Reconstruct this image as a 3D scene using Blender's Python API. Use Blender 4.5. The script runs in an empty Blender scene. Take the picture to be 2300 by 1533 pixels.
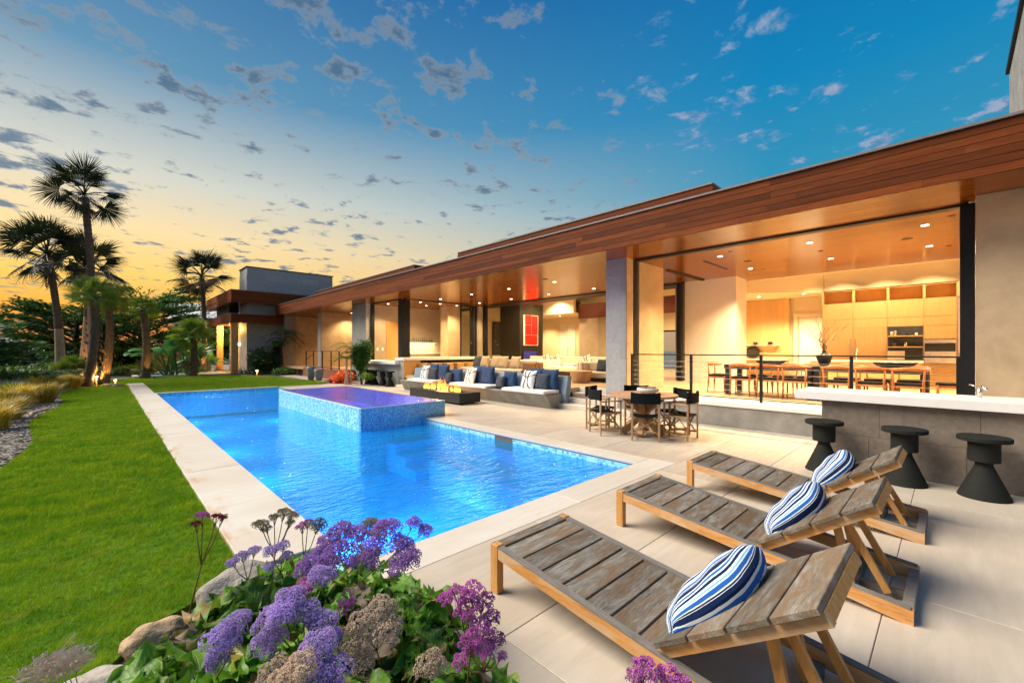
import bpy, math, random
import numpy as np
from mathutils import Vector, Matrix, Euler
S = bpy.context.scene
C = S.collection
PI = math.pi
R = math.radians
# ------------------------------------------------------------------ camera
AZ = math.atan(915/950)
cam_d = bpy.data.cameras.new('camera'); cam = bpy.data.objects.new('camera', cam_d); C.objects.link(cam)
cam.location = (0, 0, 1.6); cam.rotation_euler = (R(90), 0, -AZ)
cam_d.sensor_width = 36; cam_d.lens = 36*950/2300; cam_d.shift_y = 18.5/2300
cam_d.clip_start = 0.05; cam_d.clip_end = 6000
S.camera = cam
S.view_settings.view_transform = 'Standard'; S.view_settings.look = 'None'
S.view_settings.exposure = 0.6; S.view_settings.gamma = 1.0
S.view_settings.use_curve_mapping = False
S.render.engine = 'CYCLES'
S.cycles.use_denoising = True
S.cycles.max_bounces = 8; S.cycles.diffuse_bounces = 4; S.cycles.glossy_bounces = 3
S.cycles.transmission_bounces = 4; S.cycles.transparent_max_bounces = 12
S.cycles.sample_clamp_indirect = 6.0
S.cycles.caustics_reflective = False; S.cycles.caustics_refractive = False

# ------------------------------------------------------------------ node helpers
def lin(r, g, b):
    f = lambda c: (c/255/12.92) if c/255 <= 0.04045 else ((c/255+0.055)/1.055)**2.4
    return (f(r), f(g), f(b), 1)
class NT:
    def __init__(s, nt): s.t = nt; s.n = nt.nodes; s.l = nt.links
    def add(s, typ, ins=None, **kw):
        n = s.n.new(typ)
        for k, v in kw.items(): setattr(n, k, v)
        if ins:
            for k, v in ins.items():
                sock = n.inputs[k]
                if hasattr(v, 'is_output') or isinstance(v, bpy.types.NodeSocket): s.l.new(v, sock)
                else: sock.default_value = v
        return n
    def math(s, op, a, b=0.5, c=None, clamp=False):
        n = s.add('ShaderNodeMath', {0: a, 1: b}, operation=op, use_clamp=clamp)
        if c is not None:
            if isinstance(c, bpy.types.NodeSocket): s.l.new(c, n.inputs[2])
            else: n.inputs[2].default_value = c
        return n.outputs[0]
    def vmath(s, op, a, b=(0, 0, 0)):
        n = s.add('ShaderNodeVectorMath', {0: a, 1: b}, operation=op); return n
    def mix(s, f, a, b, mode='MIX'):
        n = s.add('ShaderNodeMix', data_type='RGBA', blend_type=mode)
        for i, v in ((0, f), (6, a), (7, b)):
            if isinstance(v, bpy.types.NodeSocket): s.l.new(v, n.inputs[i])
            else: n.inputs[i].default_value = v
        return n.outputs[2]
    def ramp(s, f, stops, interp='LINEAR'):
        n = s.add('ShaderNodeValToRGB', {0: f}); cr = n.color_ramp; cr.interpolation = interp
        while len(cr.elements) < len(stops): cr.elements.new(0.5)
        for e, (p, c) in zip(cr.elements, stops):
            e.position = p; e.color = c if len(c) == 4 else (*c, 1)
        return n.outputs[0]
    def noise(s, vec, scale, detail=4, rough=0.55, dist=0.0):
        n = s.add('ShaderNodeTexNoise', {'Scale': scale, 'Detail': detail, 'Roughness': rough, 'Distortion': dist})
        if vec is not None: s.l.new(vec, n.inputs['Vector'])
        return n.outputs[0]
    def mapr(s, v, a, b, c=0.0, d=1.0, smooth=False):
        n = s.add('ShaderNodeMapRange', {0: v, 1: a, 2: b, 3: c, 4: d})
        if smooth: n.interpolation_type = 'SMOOTHSTEP'
        return n.outputs[0]

# ------------------------------------------------------------------ sky
SUN_AZ = Vector((-0.62, 0.785, 0)).normalized()
SUN_EL = R(44)
W = bpy.data.worlds.new('World'); S.world = W; W.use_nodes = True
for n in list(W.node_tree.nodes): W.node_tree.nodes.remove(n)
w = NT(W.node_tree)
tc = w.add('ShaderNodeTexCoord').outputs['Generated']
sep = w.add('ShaderNodeSeparateXYZ', {0: tc})
zz = sep.outputs[2]
zc = w.math('MAXIMUM', zz, 0.0)
flat = w.vmath('NORMALIZE', w.add('ShaderNodeCombineXYZ', {0: sep.outputs[0], 1: sep.outputs[1], 2: 0.0}).outputs[0]).outputs[0]
SKZ = 22.9
GL = Vector((-0.30, 0.954, 0)).normalized()
az = w.vmath('DOT_PRODUCT', flat, tuple(GL)).outputs['Value']
rs = w.ramp(zc, [(0.0, lin(206, 124, 84)), (0.035, lin(242, 142, 52)), (0.075, lin(255, 178, 40)), (0.13, lin(255, 208, 92)), (0.21, lin(252, 221, 160)),
                 (0.30, lin(214, 212, 196)), (0.46, lin(92, 142, 174)), (0.68, lin(12, 92, 152)), (1.0, lin(6, 62, 118))])
ra = w.ramp(zc, [(0.0, lin(226, 180, 140)), (0.12, lin(224, 186, 164)), (0.22, lin(132, 168, 182)), (0.33, lin(44, 142, 178)),
                 (0.48, lin(2, 128, 180)), (0.64, lin(0, 106, 168)), (1.0, lin(0, 74, 134))])
m = w.mapr(az, -0.05, 0.98, 0.0, 1.0)
m = w.math('POWER', m, 1.1)
grad = w.mix(m, ra, rs)
# clouds: a thin broken layer seen in perspective
den = w.math('ADD', zc, 0.07)
px = w.math('DIVIDE', sep.outputs[0], den); py = w.math('DIVIDE', sep.outputs[1], den)
pv = w.add('ShaderNodeCombineXYZ', {0: px, 1: py, 2: SKZ}).outputs[0]
n1 = w.noise(pv, 6.6, 8, 0.62, 0.15)
n2 = w.noise(w.vmath('ADD', pv, (5.3, 1.7, 0)).outputs[0], 1.15, 2, 0.5)
dens = w.math('ADD', n1, w.math('MULTIPLY', w.math('SUBTRACT', n2, 0.5), 0.30))
mask = w.mapr(dens, 0.53, 0.64, 0, 1, True)
core = w.mapr(dens, 0.53, 0.70, 0, 1, True)
fadeh = w.mapr(zc, 0.03, 0.12, 0, 1, True)
mask = w.math('MULTIPLY', w.math('MULTIPLY', mask, fadeh), 0.86)
off = w.vmath('ADD', pv, (SUN_AZ.x*0.035, SUN_AZ.y*0.035, 0.0)).outputs[0]
n1o = w.noise(off, 6.6, 8, 0.62, 0.15)
litf = w.mapr(w.math('SUBTRACT', n1, n1o), -0.05, 0.07, 0, 1)
shade = w.mix(litf, lin(58, 116, 156), lin(158, 166, 190))
csun = w.mix(core, lin(150, 156, 160), lin(70, 102, 130))
cant = w.mix(core, lin(96, 146, 186), shade)
ccol = w.mix(w.mapr(m, 0.10, 0.42, 0, 1, True), cant, csun)
skyc = w.mix(mask, grad, ccol)
below = w.mapr(zz, -0.02, 0.0, 0, 1)
skyc = w.mix(below, lin(92, 84, 78), skyc)
nish = w.add('ShaderNodeTexSky', sky_type='NISHITA', sun_disc=False, sun_elevation=SUN_EL,
             sun_rotation=math.atan2(SUN_AZ.x, SUN_AZ.y))
bg1 = w.add('ShaderNodeBackground', {0: skyc, 1: 0.70})
bg2 = w.add('ShaderNodeBackground', {0: nish.outputs[0], 1: 0.004})
add = w.add('ShaderNodeAddShader', {0: bg1.outputs[0], 1: bg2.outputs[0]})
out = w.add('ShaderNodeOutputWorld', {0: add.outputs[0]})

# ------------------------------------------------------------------ sun: the bright soft sunset side of the sky
sd = bpy.data.lights.new('sun', 'SUN'); sun = bpy.data.objects.new('sun', sd); C.objects.link(sun)
sd.energy = 4.4; sd.angle = R(42); sd.color = (1.0, 0.90, 0.76)
sdir = Vector((SUN_AZ.x*math.cos(SUN_EL), SUN_AZ.y*math.cos(SUN_EL), math.sin(SUN_EL)))
sun.rotation_euler = sdir.to_track_quat('Z', 'Y').to_euler()
sun.location = (-10, 20, 30)

# ------------------------------------------------------------------ materials
M = {}
def base(name, rough=0.6, spec=0.5):
    m = bpy.data.materials.new(name); m.use_nodes = True
    nt = NT(m.node_tree); b = m.node_tree.nodes['Principled BSDF']
    b.inputs['Roughness'].default_value = rough
    b.inputs['Specular IOR Level'].default_value = spec
    M[name] = m
    return m, nt, b
def coords(nt, rnd=True):
    o = nt.add('ShaderNodeTexCoord').outputs['Object']
    if rnd:
        r = nt.add('ShaderNodeObjectInfo').outputs['Random']
        v = nt.add('ShaderNodeCombineXYZ', {0: nt.math('MULTIPLY', r, 37.0), 1: nt.math('MULTIPLY', r, 71.0), 2: nt.math('MULTIPLY', r, 19.0)}).outputs[0]
        o = nt.vmath('ADD', o, v).outputs[0]
        return o, r
    return o, None
def bump(nt, b, h, strength=0.3, dist=0.01):
    n = nt.add('ShaderNodeBump', {'Height': h, 'Strength': strength, 'Distance': dist})
    nt.l.new(n.outputs[0], b.inputs['Normal'])
def plain(name, c1, c2=None, scale=6, rough=0.6, bmp=0.0, bscale=40, var=0.0, spec=0.5, metal=0.0, bdist=0.01, detail=5):
    m, nt, b = base(name, rough, spec)
    o, r = coords(nt)
    c2 = c2 or tuple(x*0.8 for x in c1)
    n = nt.noise(o, scale, detail, 0.6, 0.2)
    n = nt.mapr(n, 0.3, 0.7)
    col = nt.mix(n, (*c1, 1), (*c2, 1))
    if var:
        col = nt.mix(1.0, col, nt.add('ShaderNodeCombineColor', {0: nt.mapr(r, 0, 1, 1-var, 1+var), 1: nt.mapr(r, 0, 1, 1-var, 1+var), 2: nt.mapr(r, 0, 1, 1-var, 1+var)}).outputs[0], 'MULTIPLY')
    nt.l.new(col, b.inputs['Base Color'])
    b.inputs['Metallic'].default_value = metal
    if bmp: bump(nt, b, nt.noise(o, bscale, 5, 0.65), bmp, bdist)
    return m
def wood(name, c1, c2, axis=1, scale=5.0, stretch=14, rough=0.5, bmp=0.25, var=0.25, c3=None, spec=0.5, coat=0.0):
    """grain runs along axis (0 x, 1 y, 2 z)"""
    m, nt, b = base(name, rough, spec)
    o, r = coords(nt)
    sc = [stretch*1.0]*3; sc[axis] = 1.0
    v = nt.vmath('MULTIPLY', o, tuple(sc)).outputs[0]
    g = nt.noise(v, scale, 6, 0.65, 1.1)
    g2 = nt.noise(v, scale*5, 3, 0.6, 0.2)
    f = nt.mapr(nt.math('ADD', nt.math('MULTIPLY', g, 0.75), nt.math('MULTIPLY', g2, 0.3)), 0.32, 0.72)
    col = nt.mix(f, (*c1, 1), (*c2, 1))
    if c3:
        k = nt.mapr(nt.noise(nt.vmath('MULTIPLY', o, tuple(3 if i != axis else 1 for i in range(3))).outputs[0], 3.2, 4, 0.6, 0.8), 0.42, 0.62)
        col = nt.mix(k, col, (*c3, 1))
    vv = nt.mapr(r, 0, 1, 1-var, 1+var)
    col = nt.mix(1.0, col, nt.add('ShaderNodeCombineColor', {0: vv, 1: vv, 2: vv}).outputs[0], 'MULTIPLY')
    nt.l.new(col, b.inputs['Base Color'])
    b.inputs['Coat Weight'].default_value = coat
    b.inputs['Coat Roughness'].default_value = 0.2
    bump(nt, b, f, bmp, 0.004)
    return m
def emit(name, col, strength):
    m, nt, b = base(name)
    b.inputs['Base Color'].default_value = (*col, 1)
    b.inputs['Emission Color'].default_value = (*col, 1)
    b.inputs['Emission Strength'].default_value = strength
    return m
def leafmat(name, c1, c2, rough=0.5, trans=0.25, var=0.3, scale=3.0, c3=None):
    m, nt, b = base(name, rough, 0.4)
    o, r = coords(nt)
    n = nt.mapr(nt.noise(o, scale, 4, 0.6), 0.35, 0.65)
    col = nt.mix(n, (*c1, 1), (*c2, 1))
    if c3:
        col = nt.mix(nt.mapr(nt.noise(o, scale*0.45, 3, 0.5), 0.56, 0.66), col, (*c3, 1))
    vv = nt.mapr(r, 0, 1, 1-var, 1+var)
    col = nt.mix(1.0, col, nt.add('ShaderNodeCombineColor', {0: vv, 1: vv, 2: vv}).outputs[0], 'MULTIPLY')
    nt.l.new(col, b.inputs['Base Color'])
    tr = nt.add('ShaderNodeBsdfTranslucent', {0: col})
    mx = nt.add('ShaderNodeMixShader', {0: trans, 1: b.outputs[0], 2: tr.outputs[0]})
    nt.l.new(mx.outputs[0], m.node_tree.nodes['Material Output'].inputs[0])
    return m

wood('fascia_wood', (0.21, 0.052, 0.011), (0.085, 0.020, 0.005), 1, 1.2, 16, 0.6, 0.2, 0.4, spec=0.12)
wood('soffit_wood', (0.26, 0.070, 0.004), (0.17, 0.042, 0.0025), 1, 1.0, 18, 0.20, 0.08, 0.05, spec=0.5, coat=0.12)
wood('deck_wood', (0.27, 0.09, 0.045), (0.14, 0.045, 0.025), 1, 1.2, 16, 0.5, 0.2, 0.3)
wood('cabinet_wood', (0.62, 0.40, 0.20), (0.54, 0.33, 0.15), 2, 1.0, 20, 0.4, 0.05, 0.05)
wood('door_wood', (0.60, 0.34, 0.12), (0.52, 0.28, 0.09), 2, 1.0, 20, 0.45, 0.05, 0.05)
wood('floor_wood', (0.60, 0.46, 0.28), (0.50, 0.37, 0.21), 1, 1.0, 16, 0.35, 0.05, 0.1)
wood('grey_teak', (0.34, 0.31, 0.26), (0.06, 0.052, 0.042), 0, 3.6, 6, 0.8, 1.0, 0.28, (0.17, 0.115, 0.07), spec=0.25)
wood('grey_teak_rail', (0.24, 0.215, 0.185), (0.12, 0.105, 0.09), 1, 2.6, 12, 0.75, 0.5, 0.15)
wood('orange_teak', (0.72, 0.36, 0.10), (0.38, 0.15, 0.035), 1, 2.2, 12, 0.6, 0.35, 0.15, (0.55, 0.36, 0.2))
wood('leg_teak', (0.68, 0.35, 0.10), (0.36, 0.16, 0.04), 2, 2.2, 12, 0.6, 0.3, 0.15)
wood('chair_teak', (0.50, 0.31, 0.15), (0.30, 0.17, 0.075), 2, 3.0, 10, 0.55, 0.2, 0.15)
wood('walnut_orange', (0.50, 0.16, 0.03), (0.32, 0.09, 0.018), 2, 3.0, 10, 0.38, 0.1, 0.12)
wood('red_wood', (0.20, 0.045, 0.02), (0.10, 0.02, 0.01), 1, 1.5, 14, 0.35, 0.1, 0.1)
wood('stump_wood', (0.55, 0.33, 0.18), (0.36, 0.19, 0.10), 2, 3, 5, 0.6, 0.3, 0.1)
plain('plaster_grey', (0.36, 0.345, 0.32), (0.27, 0.26, 0.245), 1.4, 0.75, 0.12, 12)
plain('plaster_warm', (0.58, 0.43, 0.27), (0.42, 0.31, 0.19), 2.0, 0.7, 0.12, 10)
plain('plaster_tan', (0.44, 0.37, 0.28), (0.34, 0.28, 0.215), 1.1, 0.7, 0.12, 9)
plain('wall_white', (0.84, 0.79, 0.76), (0.80, 0.75, 0.72), 1.0, 0.7)
plain('wall_cream', (0.80, 0.68, 0.50), (0.76, 0.63, 0.45), 1.0, 0.7)
plain('stone_tile', (0.36, 0.36, 0.36), (0.29, 0.295, 0.30), 9, 0.7, 0.25, 60, 0.10)
plain('stone_brown', (0.215, 0.175, 0.14), (0.15, 0.12, 0.095), 14, 0.7, 0.3, 70, 0.12)
plain('concrete', (0.30, 0.29, 0.265), (0.17, 0.165, 0.15), 3.2, 0.6, 0.3, 20)
plain('concrete_blue_shade', (0.22, 0.29, 0.36), (0.14, 0.20, 0.26), 3.2, 0.6, 0.2, 20)  # same concrete as the seat, with its bluish shade put into the colour
plain('white_stone', (0.78, 0.76, 0.73), (0.72, 0.70, 0.67), 5, 0.45)
plain('black_metal', (0.012, 0.012, 0.013), (0.008, 0.008, 0.009), 5, 0.5, spec=0.25)
plain('dark_frame', (0.012, 0.015, 0.019), (0.008, 0.010, 0.012), 5, 0.5, spec=0.2)
plain('gutter_metal', (0.20, 0.17, 0.16), (0.15, 0.13, 0.12), 5, 0.5, metal=0.2)
plain('steel', (0.75, 0.75, 0.75), (0.6, 0.6, 0.6), 5, 0.25, metal=1.0)
plain('stool_black', (0.009, 0.010, 0.008), (0.015, 0.016, 0.013), 8, 0.8, 0.15, 90, spec=0.25)
plain('canvas_black', (0.006, 0.007, 0.007), (0.010, 0.012, 0.012), 60, 0.95, 0.3, 300, spec=0.15)
plain('firepit_black', (0.016, 0.017, 0.017), (0.011, 0.012, 0.012), 7, 0.55, 0.1, 60)
plain('cushion_white', (0.80, 0.78, 0.76), (0.74, 0.72, 0.71), 20, 0.9, 0.2, 250)
plain('pillow_blue', (0.016, 0.055, 0.15), (0.010, 0.035, 0.10), 5, 0.9, 0.25, 250)
plain('pillow_slate', (0.050, 0.060, 0.085), (0.032, 0.040, 0.06), 5, 0.9, 0.25, 250)
plain('pillow_tan', (0.42, 0.33, 0.23), (0.33, 0.26, 0.19), 5, 0.9, 0.25, 250)
plain('sofa_white', (0.78, 0.72, 0.66), (0.72, 0.66, 0.60), 20, 0.9)
plain('sofa_taupe', (0.46, 0.40, 0.34), (0.40, 0.34, 0.29), 20, 0.9)
plain('sofa_brown', (0.22, 0.13, 0.08), (0.16, 0.09, 0.05), 20, 0.7)
plain('dark_stone', (0.022, 0.018, 0.012), (0.014, 0.012, 0.009), 6, 0.5, 0.1, 30)
plain('vase_black', (0.012, 0.014, 0.016), (0.02, 0.02, 0.022), 4, 0.3)
plain('twig', (0.28, 0.17, 0.10), (0.20, 0.12, 0.07), 20, 0.8)
plain('bowl_white', (0.62, 0.60, 0.57), (0.5, 0.48, 0.46), 14, 0.7, 0.1, 60)
plain('bowl_dark', (0.08, 0.055, 0.035), (0.045, 0.03, 0.02), 14, 0.6, 0.4, 30)
plain('pot_grey', (0.34, 0.33, 0.32), (0.24, 0.235, 0.23), 9, 0.7, 0.3, 40)
plain('table_black', (0.02, 0.024, 0.030), (0.014, 0.017, 0.022), 5, 0.35)
plain('boulder', (0.50, 0.45, 0.38), (0.28, 0.24, 0.20), 5, 0.8, 0.8, 14, 0.1, bdist=0.04)
plain('boulder_tan', (0.60, 0.42, 0.24), (0.42, 0.28, 0.15), 5, 0.8, 0.8, 14, 0.1, bdist=0.04)
plain('rubble', (0.32, 0.25, 0.17), (0.16, 0.12, 0.08), 5, 0.85, 0.6, 20, 0.3)
plain('switch_white', (0.85, 0.83, 0.8), (0.82, 0.8, 0.77), 5, 0.4)
plain('red_paint', (0.80, 0.012, 0.006), (0.68, 0.008, 0.004), 6, 0.5, var=0.15)
plain('paper_white', (0.85, 0.80, 0.68), (0.80, 0.75, 0.62), 6, 0.6)
plain('woven', (0.52, 0.32, 0.14), (0.22, 0.12, 0.05), 34, 0.8, 0.6, 60)
plain('trunk_palm', (0.20, 0.135, 0.085), (0.085, 0.055, 0.035), 14, 0.9, 0.9, 30, bdist=0.08)
plain('trunk_pale', (0.50, 0.33, 0.21), (0.34, 0.21, 0.13), 8, 0.85, 0.5, 24, bdist=0.02)
plain('bark_dark', (0.06, 0.045, 0.035), (0.03, 0.024, 0.02), 14, 0.9, 0.6, 30)
emit('lamp_warm', (1.0, 0.80, 0.50), 9.0)
emit('lamp_white', (1.0, 0.88, 0.70), 14.0)
emit('glow_counter', (1.0, 0.78, 0.40), 3.0)

# board to board change of tone on the soffit
mm_ = M['soffit_wood']; nt = NT(mm_.node_tree); b = mm_.node_tree.nodes['Principled BSDF']
sx = nt.add('ShaderNodeSeparateXYZ', {0: nt.add('ShaderNodeNewGeometry').outputs['Position']})
bi = nt.math('FLOOR', nt.math('DIVIDE', sx.outputs[0], 0.092)); bj = nt.math('FLOOR', nt.math('DIVIDE', nt.math('ADD', sx.outputs[1], nt.math('MULTIPLY', bi, 1.37)), 3.1))
wn = nt.add('ShaderNodeTexWhiteNoise', {'Vector': nt.add('ShaderNodeCombineXYZ', {0: bi, 1: bj, 2: 0.0}).outputs[0]}).outputs[0]
vv = nt.mapr(wn, 0, 1, 0.5, 1.25)
old = b.inputs['Base Color'].links[0].from_socket
nt.l.new(nt.mix(1.0, old, nt.add('ShaderNodeCombineColor', {0: vv, 1: vv, 2: vv}).outputs[0], 'MULTIPLY'), b.inputs['Base Color'])
# deck travertine
def travertine(name, c1, c2, c3):
    m, nt, b = base(name, 0.5, 0.45)
    o, r = coords(nt)
    v = nt.vmath('MULTIPLY', o, (1.6, 9.0, 4.0)).outputs[0]
    n = nt.mapr(nt.noise(v, 1.3, 6, 0.62, 0.5), 0.32, 0.70)
    col = nt.mix(n, (*c1, 1), (*c2, 1))
    big = nt.mapr(nt.noise(o, 0.9, 3, 0.5, 0.3), 0.40, 0.72)
    col = nt.mix(nt.math('MULTIPLY', big, 0.65), col, (*c3, 1))
    pit = nt.noise(nt.vmath('MULTIPLY', o, (9, 40, 20)).outputs[0], 3.0, 3, 0.6)
    pm = nt.mapr(pit, 0.70, 0.76)
    col = nt.mix(nt.math('MULTIPLY', pm, 0.45), col, (0.22, 0.17, 0.12, 1))
    vv = nt.mapr(r, 0, 1, 0.88, 1.04)
    col = nt.mix(1.0, col, nt.add('ShaderNodeCombineColor', {0: vv, 1: vv, 2: vv}).outputs[0], 'MULTIPLY')
    nt.l.new(col, b.inputs['Base Color'])
    if name == 'coping_stone':
        gp = nt.add('ShaderNodeSeparateXYZ', {0: nt.add('ShaderNodeNewGeometry').outputs['Position']})
        near = nt.mapr(gp.outputs[0], 0.74, 1.02, 1, 0, True)
        st = nt.mapr(nt.noise(nt.vmath('MULTIPLY', nt.add('ShaderNodeNewGeometry').outputs['Position'], (2.2, 0.9, 1)).outputs[0], 1.6, 4, 0.6), 0.48, 0.66, 0, 0.75, True)
        col = nt.mix(nt.math('MULTIPLY', near, st), col, (0.50, 0.27, 0.12, 1))
        nt.l.new(col, b.inputs['Base Color'])
    nt.l.new(nt.mapr(n, 0, 1, 0.42, 0.62), b.inputs['Roughness'])
    bump(nt, b, nt.math('SUBTRACT', n, nt.math('MULTIPLY', pm, 1.5)), 0.15, 0.003)
travertine('travertine', (0.60, 0.52, 0.42), (0.50, 0.43, 0.335), (0.42, 0.345, 0.26))
travertine('coping_stone', (0.66, 0.61, 0.53), (0.59, 0.54, 0.455), (0.54, 0.45, 0.34))
plain('joint', (0.16, 0.13, 0.10), (0.12, 0.10, 0.08), 20, 0.9)
# mosaic tiles
def mosaic(name, cols, mort, size=0.028, rough=0.2):
    m, nt, b = base(name, rough, 0.6)
    o, _ = coords(nt, False)
    x = nt.add('ShaderNodeSeparateXYZ', {0: o})
    s = nt.math('ADD', x.outputs[0], x.outputs[1])
    a = nt.math('DIVIDE', s, size); c = nt.math('DIVIDE', x.outputs[2], size)
    cell = nt.add('ShaderNodeCombineXYZ', {0: nt.math('FLOOR', a), 1: nt.math('FLOOR', c), 2: 0.0}).outputs[0]
    wn = nt.add('ShaderNodeTexWhiteNoise', {'Vector': cell}).outputs[0]
    k = 1/len(cols)
    col = nt.ramp(wn, [(i*k, (*cc, 1)) for i, cc in enumerate(cols)], 'CONSTANT')
    fa = nt.math('FRACT', a); fc = nt.math('FRACT', c)
    g = nt.math('MAXIMUM', nt.math('GREATER_THAN', fa, 0.90), nt.math('GREATER_THAN', fc, 0.90))
    col = nt.mix(g, col, (*mort, 1))
    nt.l.new(col, b.inputs['Base Color'])
    bump(nt, b, nt.math('SUBTRACT', 1.0, g), 0.3, 0.002)
mosaic('mosaic_blue', [(0.07, 0.30, 0.44), (0.10, 0.38, 0.52), (0.14, 0.46, 0.58), (0.05, 0.22, 0.36), (0.20, 0.52, 0.62), (0.08, 0.34, 0.48)], (0.30, 0.48, 0.52))
mosaic('mosaic_aqua', [(0.16, 0.58, 0.64), (0.30, 0.72, 0.74), (0.10, 0.42, 0.55), (0.42, 0.78, 0.80), (0.22, 0.62, 0.70)], (0.45, 0.66, 0.68), 0.05)
# pool plaster
plain('pool_plaster', (0.03, 0.50, 0.90), (0.02, 0.44, 0.86), 2.5, 0.6)
plain('spa_plaster', (0.10, 0.35, 0.85), (0.08, 0.30, 0.80), 2.5, 0.6)
# water
def water(name, tint, bscale, bstr, stretch=(1, 1, 1), rough=0.02, bodyc=(0.008, 0.40, 0.84), bodyf=0.38):
    m = bpy.data.materials.new(name); m.use_nodes = True; M[name] = m
    nt = NT(m.node_tree); m.node_tree.nodes.remove(m.node_tree.nodes['Principled BSDF'])
    o = nt.add('ShaderNodeTexCoord').outputs['Object']
    v = nt.vmath('MULTIPLY', o, stretch).outputs[0]
    h = nt.math('ADD', nt.noise(v, bscale, 4, 0.55, 0.6), nt.math('MULTIPLY', nt.noise(v, bscale*3.1, 3, 0.5, 0.3), 0.28))
    bp = nt.add('ShaderNodeBump', {'Height': h, 'Strength': bstr, 'Distance': 0.10}).outputs[0]
    fr = nt.add('ShaderNodeFresnel', {'IOR': 1.33}); nt.l.new(bp, fr.inputs['Normal'])
    tr = nt.add('ShaderNodeBsdfTransparent', {0: (*tint, 1)})
    body = nt.add('ShaderNodeBsdfDiffuse', {0: (*bodyc, 1)}); nt.l.new(bp, body.inputs['Normal'])
    under = nt.add('ShaderNodeMixShader', {0: bodyf, 1: tr.outputs[0], 2: body.outputs[0]})
    gl = nt.add('ShaderNodeBsdfGlossy', {'Color': (1, 1, 1, 1), 'Roughness': rough}); nt.l.new(bp, gl.inputs['Normal'])
    mx = nt.add('ShaderNodeMixShader', {0: fr.outputs[0], 1: under.outputs[0], 2: gl.outputs[0]})
    nt.l.new(mx.outputs[0], m.node_tree.nodes['Material Output'].inputs[0])
water('pool_water_mat', (0.30, 0.80, 1.0), 2.9, 1.0, (1.0, 2.1, 1.0))
water('spa_water_mat', (0.75, 0.85, 1.0), 2.4, 1.0, (1.8, 1.0, 1.0), 0.02, (0.20, 0.20, 0.95), 0.42)
# clear glass
m = bpy.data.materials.new('glass_pane'); m.use_nodes = True; M['glass_pane'] = m
nt = NT(m.node_tree); m.node_tree.nodes.remove(m.node_tree.nodes['Principled BSDF'])
mx = nt.add('ShaderNodeMixShader', {0: nt.add('ShaderNodeFresnel', {'IOR': 1.45}).outputs[0],
    1: nt.add('ShaderNodeBsdfTransparent', {0: (0.82, 0.88, 0.86, 1)}).outputs[0], 2: nt.add('ShaderNodeBsdfGlossy', {'Roughness': 0.02}).outputs[0]})
nt.l.new(mx.outputs[0], m.node_tree.nodes['Material Output'].inputs[0])
# striped pillow
m, nt, b = base('stripe_fabric', 0.85, 0.2)
o, r = coords(nt, False)
sx = nt.add('ShaderNodeSeparateXYZ', {0: o})
wob = nt.math('MULTIPLY', nt.math('SUBTRACT', nt.noise(nt.vmath('MULTIPLY', o, (2.2, 5, 5)).outputs[0], 3.0, 4, 0.6), 0.5), 0.016)
rr = nt.math('MULTIPLY', nt.add('ShaderNodeObjectInfo').outputs['Random'], 0.3)
aa = nt.math('POWER', nt.math('MULTIPLY', nt.math('ABSOLUTE', sx.outputs[0]), 1/0.34), 1.6)
zz2 = nt.math('DIVIDE', sx.outputs[2], nt.math('MAXIMUM', nt.math('SUBTRACT', 1.0, nt.math('MULTIPLY', aa, 0.90)), 0.1))
t = nt.math('FRACT', nt.math('MULTIPLY', nt.math('ADD', nt.math('SUBTRACT', nt.math('ADD', zz2, wob), nt.math('MULTIPLY', sx.outputs[1], 1.4)), rr), 4.2))
Wt, Nv, Md, Sk = (0.74, 0.80, 0.80, 1), (0.006, 0.018, 0.075, 1), (0.02, 0.13, 0.48, 1), (0.20, 0.50, 0.68, 1)
col = nt.ramp(t, [(0, Nv), (0.20, Wt), (0.27, Md), (0.38, Wt), (0.45, Nv), (0.57, Wt), (0.65, Sk), (0.71, Wt), (0.76, Md), (0.89, Wt), (0.93, Nv), (0.98, Wt)], 'CONSTANT')
nt.l.new(col, b.inputs['Base Color'])
bump(nt, b, nt.noise(o, 9, 4, 0.6), 0.35, 0.02)
# patterned pillow : black bands on white (crossing arcs)
m, nt, b = base('pattern_fabric', 0.85, 0.2)
o, _ = coords(nt, False)
sx = nt.add('ShaderNodeSeparateXYZ', {0: o}); X_, Z_ = sx.outputs[0], sx.outputs[2]
def arc(cx, cz, rad, wd):
    d = nt.math('SQRT', nt.math('ADD', nt.math('POWER', nt.math('SUBTRACT', X_, cx), 2.0), nt.math('POWER', nt.math('SUBTRACT', Z_, cz), 2.0)))
    return nt.math('LESS_THAN', nt.math('ABSOLUTE', nt.math('SUBTRACT', d, rad)), wd)
a1 = arc(-0.42, 0.02, 0.38, 0.022); a2 = arc(0.46, -0.02, 0.40, 0.022)
a3 = arc(0.0, 0.48, 0.42, 0.012)
mk = nt.math('MAXIMUM', nt.math('MAXIMUM', a1, a2), a3)
nt.l.new(nt.mix(mk, (0.74, 0.73, 0.70, 1), (0.012, 0.012, 0.014, 1)), b.inputs['Base Color'])
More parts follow.
